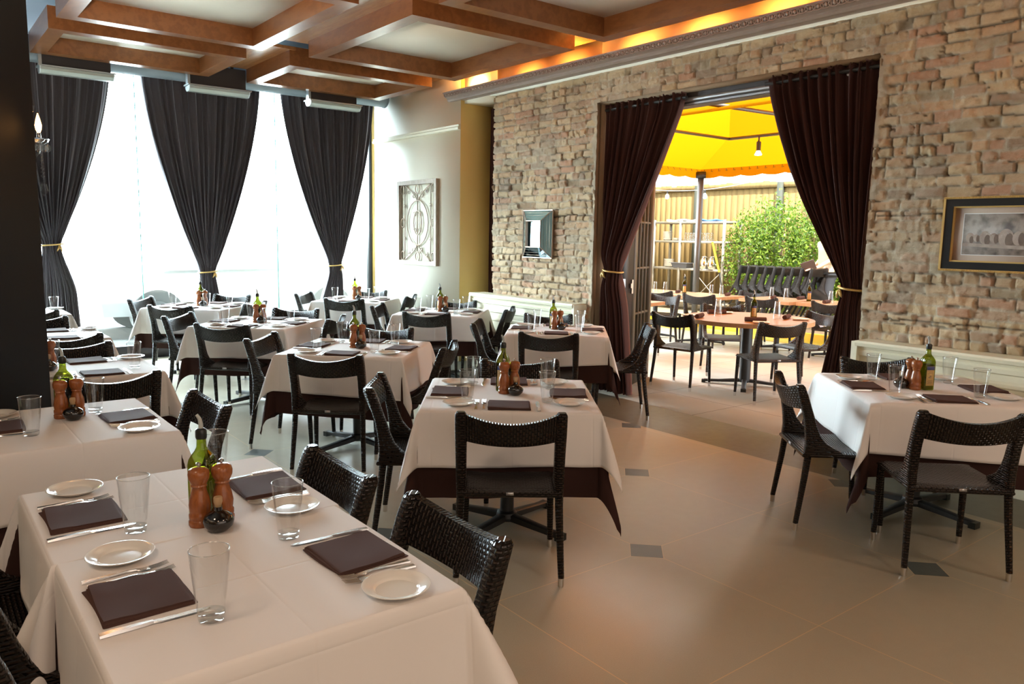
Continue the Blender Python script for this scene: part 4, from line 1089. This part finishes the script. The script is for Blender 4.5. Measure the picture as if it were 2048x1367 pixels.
# canopy
r = empty('yellow_canopy', (8.5, 5, 2.8))
EX0, EX1, EY0, EY1, EZ = 6.12, 10.95, .6, 8.78, 2.80
IX0, IX1, IY0, IY1, IZ = 7.3, 9.65, 2.4, 7.25, 3.10
m = MB()
def Q(*p): 
    b = len(m.v); m.v += [(x-8.5, y-5, z-2.8) for x, y, z in p]; m.face(range(b, b+len(p)))
E0, E1, E2, E3 = (EX0, EY0, EZ), (EX1, EY0, EZ), (EX1, EY1, EZ), (EX0, EY1, EZ)
I0, I1, I2, I3 = (IX0, IY0, IZ), (IX1, IY0, IZ), (IX1, IY1, IZ), (IX0, IY1, IZ); T0 = (8.5, 3.2, 3.75); T1 = (8.5, 6.4, 3.75)
Q(E0, E1, I1, I0); Q(E1, E2, I2, I1); Q(E2, E3, I3, I2); Q(E3, E0, I0, I3)
Q(I0, I1, T0); Q(I1, I2, T1, T0); Q(I2, I3, T1); Q(I3, I0, T0, T1)
m.build('roof_cloth', MT['canopy'], r, 10)
m = MB()
def val(a, b, n):
    for k in range(n):
        p = Vector(a)+(Vector(b)-Vector(a))*k/n; q = Vector(a)+(Vector(b)-Vector(a))*(k+1)/n; base = len(m.v)
        for t in range(7):
            s = p+(q-p)*t/6; m.v.append((s.x-8.5, s.y-5, 0)); m.v.append((s.x-8.5, s.y-5, -.13-.025*sin(pi*t/6)))
        for t in range(6): m.face((base+2*t, base+2*t+1, base+2*t+3, base+2*t+2))
val(E1, E2, 20); val(E2, E3, 12)
m.build('valance', MT['canopy'], r, 0)
m = MB()
for a, b in ((I0, I1), (I1, I2), (I2, I3), (I3, I0), ((6.15, 5.2, 2.99), (9.65, 5.2, 3.07))):
    m.tube([tuple(Vector(q)-Vector((8.5, 5, 2.83))) for q in (a, b)], .022, 8)
m.build('frame_bar', MT['patio_metal'], r, 0)
m = MB()
for k in range(54):
    y = EY1-.1-k*.15; m.tube([(EX1-8.53, y-5, -.005), (EX1-8.55, y-5.01, -.05), (EX1-8.53, y-5.03, -.04)], .004, 5)
for k in range(30):
    x = EX1-.15-k*.15; m.tube([(x-8.5, EY1-5.03, -.005), (x-8.49, EY1-5.05, -.05), (x-8.47, EY1-5.03, -.04)], .004, 5)
m.build('lacing', MT['iron'], r, 0)
tag(r, 'bright yellow canvas canopy stretched over the patio tables', 'canopy')
r = empty('canopy_post', (10.9, 8.73, 0)); MB().box((0, 0, 1.38), (.10, .10, 2.76), .6).build('column', MT['patio_metal'], r, 0)
m = MB().box((0, 0, 2.70), (.16, .16, .10), .6); m.build('bracket', MT['iron'], r, 0); tag(r, 'dark square metal post holding the canopy corner', 'post')
r = empty('canopy_lamp', (9.62, 6.72, 3.06)); MB().tube([(0, 0, 0), (.0, 0, -.05), (.02, .02, -.07), (0, 0, -.09)], .012, 8).build('arm', MT['iron'], r)
MB().lathe([(.03, -.20), (.032, -.08), (.02, -.07)], 14).build('socket', MT['iron'], r); MB().lathe([(.001, -.27), (.05, -.262), (.052, -.25), (.026, -.20)], 18).build('bulb', MT['bulb'], r)
tag(r, 'small lit spot lamp hanging from a canopy frame bar', 'lamp')
# string lights
r = empty('string_light_cable', (12.3, 10, 2.8)); 
pts = [(-.3+.0*t, 1.8-4.6*t, -.10-.0+.18*t-.25*sin(pi*t)) for t in [i/20 for i in range(21)]]
MB().tube(pts, .007, 6).build('cable', MT['wire'], r, 0)
tag(r, 'thin light cable strung in front of the board fence', 'cable')
def sbulb():
    r = empty('string_bulb'); MB().lathe([(.012, -.02), (.020, -.03), (.022, -.09), (.016, -.10)], 12).build('socket', MT['iron'], r)
    MB().lathe([(.014, -.095), (.045, -.14), (.055, -.18), (.045, -.22), (.002, -.24)], 18).build('bulb', MT['bulb'], r); return r
BUILD['sbulb'] = sbulb
for t, l, s in ((.10, 'largest globe bulb on the string cable beside the door', 1.3), (.33, 'small bulb on the string cable before the canopy post', .75), (.50, 'small bulb on the string cable just past the canopy post', .8)):
    i = int(t*20); q = pts[i]; o = inst('sbulb', (12.3+q[0], 10+q[1], 2.8+q[2]+.015), 0, l, 'light bulb', 'bulbs on the string cable'); o.scale = (s, s, s)

# shelf rack with crockery
r = empty('storage_rack', (12.6, 10.35, .17)); H = 1.83
for y in (.88, .18, -.90):
    for x in (-.02, .5): MB().bb(x-.022, x+.022, y-.022, y+.022, 0, H).build('upright', MT['galv'], r, 0)
for z in (.19, .86, 1.41, 1.80): MB().bb(-.03, .52, -.92, .90, z-.045, z).build('shelf', MT['galv'], r, 0)
m = MB()
for a, b in (((-.0, -.2, .22), (-.0, -.85, .80)), ((-.0, -.85, .22), (-.0, -.2, .80))): m.tube([a, b], .009, 6)
m.build('cross_brace', MT['galv'], r, 0)
tag(r, 'tall metal storage rack stacked with crockery before the fence', 'rack')
MT['dish'] = mat('rack_dish', (.78, .74, .66), .25)
BUILD['dish'] = lambda: MB().lathe([(.0005, .004), (.07, .004), (.11, .018), (.113, .018), (.075, 0), (.0005, 0)], 28).build('dinner_plate', MT['dish'], None, 40)
BUILD['sdish'] = lambda: MB().lathe([(.0005, .012), (.05, .012), (.078, .045), (.08, .045), (.055, 0), (.0005, 0)], 24).build('bowl', MT['dish'], None, 40)
for k in range(10): inst('dish', (12.72, 10.98, 1.582+k*.0185), 0, 'white plate in the taller stack on the upper rack shelf', 'plate', 'plates stacked tall on the upper rack shelf')
for k in range(3): inst('dish', (12.70, 10.70, 1.582+k*.0185), 0, 'white plate in the low stack on the upper rack shelf', 'plate', 'plates stacked low on the upper rack shelf')
for k in range(9): inst('dish', (12.70, 10.90, 1.032+k*.0185), 0, 'white plate in the stack on the middle rack shelf', 'plate', 'plates stacked on the middle rack shelf')
for k in range(14): inst('tumbler', (12.64+.09*(k % 2), 10.44-.072*(k//2)-.04*(k % 2)-(.12 if k//2 > 3 else 0), 1.745), 0, 'upturned tumbler in the row on the upper rack shelf', 'glass', 'tumblers on the upper rack shelf', rot=(pi, 0, 0))
r = empty('roasting_pan', (12.66, 10.50, 1.03)); 
MB().loft([[(-.10, -.17, 0), (.10, -.17, 0), (.10, .17, 0), (-.10, .17, 0)], [(-.13, -.21, .10), (.13, -.21, .10), (.13, .21, .10), (-.13, .21, .10)]], True).build('body', MT['grey_plastic'], r, 20)
MB().bb(-.15, .15, -.24, .24, .095, .105).build('rim', MT['grey_plastic'], r, 20); tag(r, 'dark grey tub on the middle rack shelf', 'tub')
BUILD['cup'] = lambda: MB().lathe([(.03, 0), (.045, .09), (.048, .10), (.044, .10), (.028, .01)], 16).build('grey_cup', MT['steel'], None, 40)
for k in range(3): inst('cup', (12.62, 10.16-.105*k, 1.031), 0, 'dull metal cup in the row on the middle rack shelf', 'cup', 'metal cups on the middle rack shelf')
def pitcher():
    r = empty('steel_pitcher'); MB().lathe([(.06, 0), (.085, .04), (.092, .09), (.075, .17), (.055, .215), (.066, .25), (.062, .25), (.05, .21), (.001, .02)], 24, cap=False).build('body', MT['chrome'], r, 60)
    MB().tube([(-.0, -.06, .235), (0, -.13, .22), (0, -.14, .14), (0, -.085, .07)], .008, 6).build('handle', MT['chrome'], r); return r
BUILD['pitcher'] = pitcher
inst('pitcher', (12.62, 9.93, 1.031), 0, 'steel pitcher beside the canopy post on the middle rack shelf', 'pitcher', 'steel pitchers'); inst('pitcher', (12.60, 9.72, 1.031), 0, 'steel pitcher nearer the bush on the middle rack shelf', 'pitcher', 'steel pitchers')
for k, (y, c, n) in enumerate(((10.75, MT['paper'], 'folded tan paper stack on top of the storage rack'), (10.32, MT['paper'], 'folded paper sheets mid-top of the storage rack'), (9.92, MT['blue_cloth'], 'folded blue cloth on top of the storage rack'))):
    m = MB().grid(lambda u, v: (-.16+.32*u, -.22+.44*v, .028+.010*sin(u*5+k)+.012*sin(v*7+k)), 8, 8); o = m.build('folded_sheet', c, None, 0, mod=[('SOLIDIFY', dict(thickness=.03))]); o.location = (12.8, y, 1.972); tag(o, n, 'folded sheet')
r = empty('yellow_pole', (12.45, 9.62, .17)); MB().tube([(0, .0, 1.40), (0, -.12, 1.05), (0, -.2, .82)], .020, 8).build('handle', MT['yellow'], r); MB().tube([(0, -.2, .82), (0, -.42, .0)], .012, 8).build('tip', MT['iron'], r)
tag(r, 'yellow-handled tool leaning against the storage rack', 'tool')

# bush of thousands of small leaves
def bush(name, loc, blobs, n, label, seed, size=.036):
    r = empty(name, loc); rg = np.random.default_rng(seed); V = []; 
    wts = np.array([b[3]*b[4]*b[5] for b in blobs]); wts = wts/wts.sum()
    bi = rg.choice(len(blobs), n, p=wts); dirs = rg.normal(size=(n, 3)); dirs /= np.linalg.norm(dirs, axis=1)[:, None]
    rad = rg.uniform(.55, 1.05, n)**.6; B = np.array(blobs)[bi]
    C = B[:, :3]+dirs*rad[:, None]*B[:, 3:]*(.85+.3*np.sin(dirs[:, [1]]*9+B[:, [0]]*5)); keep = C[:, 2] > .02; C = C[keep]; n = len(C)
    a = rg.normal(size=(n, 3)); a /= np.linalg.norm(a, axis=1)[:, None]; b = np.cross(a, rg.normal(size=(n, 3))); b /= np.linalg.norm(b, axis=1)[:, None]
    s = size*rg.uniform(.6, 1.3, n)[:, None]
    P = np.stack([C-a*s, C+b*s*.42, C+a*s, C-b*s*.42], 1).reshape(-1, 3)
    me = DATA.meshes.new('foliage'); me.vertices.add(4*n); me.vertices.foreach_set('co', P.astype(np.float32).ravel()); me.loops.add(4*n); me.loops.foreach_set('vertex_index', np.arange(4*n, dtype=np.int32))
    me.polygons.add(n); me.polygons.foreach_set('loop_start', np.arange(0, 4*n, 4, dtype=np.int32)); me.update(calc_edges=True); me.materials.append(MT['leaf'])
    o = DATA.objects.new('foliage', me); COL.objects.link(o); o.parent = r
    m = MB(); rr = random.Random(seed)
    for b_ in blobs:
        q = Vector(b_[:3]); m.tube([(q.x*.3+rr.uniform(-.1, .1), q.y*.8, 0), (q.x*.6, q.y*.9, q.z*.5), tuple(q)], [.035, .025, .012], 6)
        for k in range(3): m.tube([tuple(q*.8), (q.x+rr.uniform(-.4, .4), q.y+rr.uniform(-.4, .4), q.z+rr.uniform(0, .5))], [.014, .004], 5)
    m.build('branches', MT['bark'], r, 0)
    return tag(r, label, 'bush')
bush('green_bush', (12.95, 8.6, .17), [(0, .55, 1.15, .55, .55, .75), (0, -.2, 1.3, .6, .6, .95), (.0, -1.0, 1.25, .6, .65, .95), (0, -1.9, 1.2, .6, .7, .95), (-.1, -.5, .6, .45, 1.2, .5), (-.1, -1.7, .6, .5, .9, .5), (.1, .3, 1.7, .4, .5, .5), (.1, -2.9, 1.2, .6, .8, 1.0)], 32000, 'dense sunlit green bush behind the stacked chairs', 5)
r = empty('tree_trunk', (13.3, 7.35, .17)); MB().tube([(0, 0, 0), (0, .02, 1.2), (.0, .12, 2.2), (0, .25, 3.4), (.1, .5, 5)], [.13, .12, .11, .10, .08], 10).build('trunk', MT['bark'], r); tag(r, 'bare tree trunk rising beside the right patio curtain', 'tree')

# chairs nested and tipped forward in a row before the bush
for k in range(9):
    y = 8.42-k*.168
    o = inst('chair', (11.72, y, .33), 0, 'woven chair tipped forward in the nested row before the bush', 'chair', 'chairs nested in a row before the bush')
    o.rotation_euler = (Matrix.Rotation(pi, 4, 'Z') @ Matrix.Rotation(radians(-30), 4, 'X')).to_euler()

# patio tables
def ptable(name, label, x, y, rz, poly, zt=.755, th=.045, col=(0, 0), rcol=.04, L=.34):
    r = empty(name, (x, y, 0), rz); m = MB(); m.loft([[(a, b, zt-th) for a, b in poly], [(a, b, zt) for a, b in poly]]); m.build('tabletop', MT['patio_wood'], r, 30)
    pedestal(r, zt-th, .6-rz, L, rcol); return tag(r, label, 'table')
circ = [(.70*cos(2*pi*i/64), .70*sin(2*pi*i/64)) for i in range(64)]
RX, RY = 7.36, 5.15
ptable('round_table', 'round wooden patio table just outside the opening', RX, RY, 0, circ, rcol=.062, L=.44)
rect = lambda a, b: [(-a, -b), (a, -b), (a, b), (-a, b)]
PT = [('patio_table', 'wooden patio table before the canopy post', 9.75, 8.62, 0, rect(.42, .46)), ('patio_table', 'wooden patio table nearer the opening, joined to the one before the post', 9.78, 7.68, 0, rect(.46, .44)),
      ('patio_table', 'wooden patio table before the stacked chairs', 10.2, 6.62, 0, rect(.40, .42)), ('patio_table', 'wooden patio table partly behind the right patio curtain', 10.3, 5.68, 0, rect(.42, .46)),
      ('patio_table', 'wooden patio table cut off by the open French door', 7.72, 7.45, .2, rect(.42, .45))]
for n_, l, x, y, a, pl in PT: ptable(n_, l, x, y, a, pl)
GP = 'woven chairs on the patio'
PCH = [(6.46, 5.47, 10, 'woven patio chair on the near door side of the round table'), (6.72, 4.30, 62, 'woven patio chair on the near curtain side of the round table'),
       (7.98, 5.95, 225, 'woven patio chair behind the round table towards the post'), (8.15, 4.72, 165, 'woven patio chair behind the round table towards the right curtain'),
       (9.13, 8.05, 20, 'woven patio chair at the long table before the storage rack'), (9.13, 7.25, 15, 'woven patio chair at the long table nearer the round one'),
       (10.55, 7.30, 185, 'woven patio chair behind the corner of the long wooden table'), (9.50, 6.45, 5, 'woven patio chair in front of the table before the stacked chairs'),
       (9.62, 5.48, 8, 'woven patio chair in front of the table by the right curtain'), (7.98, 8.28, 265, 'woven patio chair beyond the table cut off by the door'), (8.62, 7.45, 190, 'woven patio chair beside the table cut off by the door'),
       (11.0, 5.75, 180, 'woven patio chair beyond the table by the right curtain')]
for x, y, a, l in PCH: put_chair(x, y, radians(a), l, GP)
# things on the patio tables
PZ = .7555
BUILD['pplate'] = lambda: MB().loft([[(.06*sx, .06*sy, 0) for sx, sy in ((-1, -1), (1, -1), (1, 1), (-1, 1))], [(.085*sx, .085*sy, .016) for sx, sy in ((-1, -1), (1, -1), (1, 1), (-1, 1))], [(.075*sx, .075*sy, .012) for sx, sy in ((-1, -1), (1, -1), (1, 1), (-1, 1))]]).build('square_plate', MT['china'], None, 30)
def proll():
    r = empty('napkin_roll'); m = MB()
    m.loft([[(x, .024*cos(2*pi*i/16)*(1+.04*sin(3*i)), .024+.024*sin(2*pi*i/16)) for i in range(16)] for x in (-.11, -.10, -.03, .04, .10, .11)]); m.build('roll', MT['napkin'], r, 50)
    m = MB(); m.tube([(.112, .018*exp(-t*.12)*cos(t), .024+.018*exp(-t*.12)*sin(t)) for t in [q*.5 for q in range(26)]], .0022, 5); m.build('spiral_fold', MT['napkin'], r, 0); return r
BUILD['proll'] = proll
for x, y, a, l in ((6.86, 5.42, .4, 'by the near door-side chair'), (7.42, 5.62, -.5, 'at the far side'), (7.08, 4.86, -.75, 'by the near curtain-side chair'), (7.66, 4.86, .35, 'towards the right curtain')):
    inst('proll', (x, y, PZ), a, 'rolled brown napkin on the round patio table '+l, 'napkin', 'rolled napkins on the patio')
for x, y, l in ((6.92, 5.60, 'by the near door-side chair'), (7.58, 5.62, 'at the far side'), (6.98, 4.72, 'by the near curtain-side chair'), (7.68, 4.70, 'towards the right curtain')):
    inst('pplate', (x, y, PZ), .6, 'small square plate on the round patio table '+l, 'plate', 'square plates on the patio')
def up_glass(x, y, lab, k=0, grp='upturned tumblers on the patio tables'):
    inst('tumbler', (x, y, PZ+.164+k*.03), 0, lab, 'glass', grp, rot=(pi, 0, 0))
for k in range(2): up_glass(7.22, 5.45, 'upturned tumbler in the nested stack on the round table nearer the door', k, 'nested tumblers on the round table nearer the door')
for k in range(2): up_glass(7.56, 4.92, 'upturned tumbler in the nested stack on the round table beside the oil bottle', k, 'nested tumblers on the round table beside the oil bottle')
inst('bottle', (7.33, 5.06, PZ), -.9, 'dark oil bottle with orange label on the round patio table', 'bottle', 'oil bottles on the patio')
inst('bottle', (9.74, 8.02, PZ), -.9, 'oil bottle with yellow label on the long table before the post', 'bottle', 'oil bottles on the patio')
inst('bottle', (10.25, 6.17, PZ), -.9, 'oil bottle with yellow label on the table before the tree trunk', 'bottle', 'oil bottles on the patio')
for x, y, l in ((9.62, 8.52, 'first on the long patio table'), (9.72, 8.40, 'second on the long patio table'), (9.90, 7.62, 'third on the long patio table'), (9.94, 7.46, 'fourth on the long patio table'),
                (10.25, 6.78, 'first on the table before the stacked chairs'), (10.22, 6.52, 'second on the table before the stacked chairs'), (10.30, 5.86, 'first on the table by the right curtain'), (10.32, 5.64, 'second on the table by the right curtain')):
    up_glass(x, y, 'upturned tumbler standing '+l+' counted from the door')
for x, y, a, l in ((9.55, 8.72, .3, 'long patio table before the storage rack'), (9.78, 8.18, .5, 'long patio table beside its oil bottle'), (10.02, 7.40, .4, 'long patio table at its corner towards the bush'), (10.15, 6.68, .4, 'table before the stacked chairs'), (10.16, 5.84, .2, 'table by the right curtain'), (10.45, 6.42, .2, 'far edge of the table before the stacked chairs')):
    inst('proll', (x, y, PZ), a, 'rolled brown napkin on the '+l, 'napkin', 'rolled napkins on the patio')

# ================================================================== THE PERSON beside the bush
def skin_body(name, verts, edges, radii, material, parent, root=0, sub=2):
    me = DATA.meshes.new(name); me.from_pydata(verts, edges, []); o = DATA.objects.new(name, me); COL.objects.link(o); o.parent = parent
    s = o.modifiers.new('skin', 'SKIN'); s.use_smooth_shade = True; ss = o.modifiers.new('subd', 'SUBSURF'); ss.levels = sub; ss.render_levels = sub
    sv = me.skin_vertices[0].data
    for i, q in enumerate(radii): sv[i].radius = (q, q) if not isinstance(q, tuple) else q; sv[i].use_root = (i == root)
    me.materials.append(material); return o
def person():
    r = empty('person', (12.1, 7.0, .17), radians(150))   # local +x: the way the person faces
    # body skeleton: 0 pelvis 1 belly 2 chest 3 neck base 4 neck 5 skull low 6 skull top ; arms ; legs
    V = [(0, 0, .95), (0, 0, 1.12), (0, 0, 1.33), (0, 0, 1.47), (.01, 0, 1.54), (.03, 0, 1.62), (.02, 0, 1.71),
         (0, .17, 1.42), (.02, .21, 1.16), (.24, .16, 1.02), (.31, .14, 1.00), (0, -.17, 1.42), (-.03, -.22, 1.16), (.12, -.24, .98), (.18, -.24, .94),
         (0, .09, .90), (.02, .10, .50), (0, .11, .09), (0, -.09, .90), (-.02, -.10, .50), (-.04, -.11, .09), (.13, .12, .035), (.09, -.12, .035)]
    Eg = [(0, 1), (1, 2), (2, 3), (3, 4), (4, 5), (5, 6), (3, 7), (7, 8), (8, 9), (9, 10), (3, 11), (11, 12), (12, 13), (13, 14), (0, 15), (15, 16), (16, 17), (0, 18), (18, 19), (19, 20), (17, 21), (20, 22)]
    R_ = [.14, .125, (.14, .12), .09, .055, .085, .078, .062, .042, .030, .027, .062, .042, .030, .027, .095, .062, .042, .095, .062, .042, .035, .035]
    skin_body('body', V, Eg, R_, MT['skin'], r)
    # shirt, trousers: slightly larger shells over the same joints
    sv = [(0, 0, .93), (0, 0, 1.12), (0, 0, 1.33), (0, 0, 1.45), (0, .17, 1.42), (.01, .20, 1.24), (0, -.17, 1.42), (-.02, -.21, 1.24)]
    skin_body('shirt', sv, [(0, 1), (1, 2), (2, 3), (3, 4), (4, 5), (3, 6), (6, 7)], [.155, .15, .16, .10, .078, .062, .078, .062], MT['shirt'], r)
    tv = [(0, 0, .98), (0, .09, .86), (.02, .10, .50), (0, .11, .14), (0, -.09, .86), (-.02, -.10, .50), (-.04, -.11, .14)]
    skin_body('trousers', tv, [(0, 1), (1, 2), (2, 3), (0, 4), (4, 5), (5, 6)], [.155, .115, .085, .068, .115, .085, .068], MT['trousers'], r)
    for (x, y) in ((.05, .115), (.01, -.115)):
        MB().loft([[(x+.04*0+dx+sc_*.045*cos(a)*(1.0), y+sc_*.042*sin(a), z) for a in [2*pi*i/14 for i in range(14)]] for dx, sc_, z in ((.03, 2.0, .0), (.03, 2.0, .03), (.0, 1.4, .075), (-.02, 1.1, .10))]).build('shoe', MT['shoe'], r, 40)
    # head: face features and hair
    m = MB(); m.lathe([(.001, -.012), (.012, 0), (.001, .012)], 10, (.112, .032, 1.655)); m.lathe([(.001, -.012), (.012, 0), (.001, .012)], 10, (.112, -.032, 1.655)); m.build('eyes', MT['hair'], r)
    MB().loft([[(.105, .012, 1.61), (.105, -.012, 1.61), (.13, 0, 1.61)], [(.10, .006, 1.66), (.10, -.006, 1.66), (.108, 0, 1.66)]]).build('nose', MT['skin'], r)
    MB().grid(lambda u, v: (-.0+.098*cos(pi*(u-.5)*1.9+pi)*sin(pi*(.08+v*.6)), .098*sin(pi*(u-.5)*1.9+pi)*sin(pi*(.08+v*.6)), 1.69+.10*cos(pi*(.05+v*.7))), 20, 12).build('hair', MT['hair'], r, 0, mod=[('SOLIDIFY', dict(thickness=.012))])
    # hands: palm, four bent fingers and a thumb each
    for (wx, wy, wz, dx, dz, s) in ((.31, .14, 1.0, .98, -.2, 1), (.18, -.24, .94, .9, -.43, -1)):
        f = Vector((dx, 0, dz)).normalized(); sd = Vector((0, s, 0)); n = f.cross(sd)
        b = Vector((wx, wy, wz)); P = [tuple(b), tuple(b+f*.045), tuple(b+f*.085)]; Ed = [(0, 1), (1, 2)]; RR = [.024, (.034, .018), (.036, .016)]
        for k in range(4):
            o_ = (k-1.5)*.019; L = (.078, .088, .082, .065)[k]; i0 = len(P)
            q = b+f*.085+sd*o_; cur = n*(-.25 if s > 0 else .25)
            P += [tuple(q+f*.01), tuple(q+f*L*.45+cur*L*.2), tuple(q+f*L*.75+cur*L*.9)]; Ed += [(2, i0), (i0, i0+1), (i0+1, i0+2)]; RR += [.009, .0085, .0065]
        i0 = len(P); P += [tuple(b+f*.03+sd*s*.03), tuple(b+f*.06+sd*s*.052)]; Ed += [(1, i0), (i0, i0+1)]; RR += [.012, .009]
        skin_body('hand', P, Ed, RR, MT['skin'], r, 0, 1)
    tag(r, 'person in cream shirt and dark trousers standing beside the bush holding a brown booklet', 'person')
    o = MB().box((0, 0, 0), (.02, .22, .16)).build('menu_booklet', MT['menu'], None, 30)
    M4 = Matrix.Rotation(radians(150), 4, 'Z'); q = M4 @ Vector((.40, .14, .98+.06)); o.location = (12.1+q.x, 7.0+q.y, .17+q.z); o.rotation_euler = (radians(22), radians(15), radians(205)); tag(o, 'closed brown booklet held in the hand of the person', 'booklet')
person()

# ================================================================== THE STREET beyond the glass
struct(MB().bb(-14, 5.6, 10.63, 40, -.14, -.02).build('street_ground', MT['asphalt'], sharp=0))
struct(MB().bb(5.6, 22, 12.6, 40, -.14, -.02).build('street_ground_far', MT['asphalt'], sharp=0))
def car():
    r = empty('parked_car', (4.4, 13.4, -.02)); prof = [(-2.2, .35), (-2.25, .75), (-2.1, .95), (-1.5, 1.0), (-.9, 1.45), (.7, 1.48), (1.5, 1.02), (2.15, .9), (2.25, .6), (2.2, .32)]
    rings = []
    for y, s in ((-.86, .97), (-.80, 1.0), (0, 1.02), (.80, 1.0), (.86, .97)): rings.append([(x*s, y, .32+(z-.32)*s) for x, z in prof])
    MB().loft(rings).build('body', MT['car'], r, 25)
    g = [(-1.3, 1.02), (-.82, 1.38), (.62, 1.40), (1.25, 1.03)]
    MB().loft([[(x, -.885, z) for x, z in g], [(x, -.875, z) for x, z in g]]).build('side_window', MT['car_glass'], r, 0)
    for x in (-1.4, 1.4):
        for y in (-.82, .82):
            wl_ = MB().tube([(x, y-.11, .37), (x, y+.11, .37)], .37, 28).build('wheel', MT['tyre'], r, 30); MB().tube([(x, y-.13, .37), (x, y+.13, .37)], .2, 18).build('hub', MT['rail'], wl_, 30)
    tag(r, 'pale car parked in the street beyond the windows', 'car')
car()
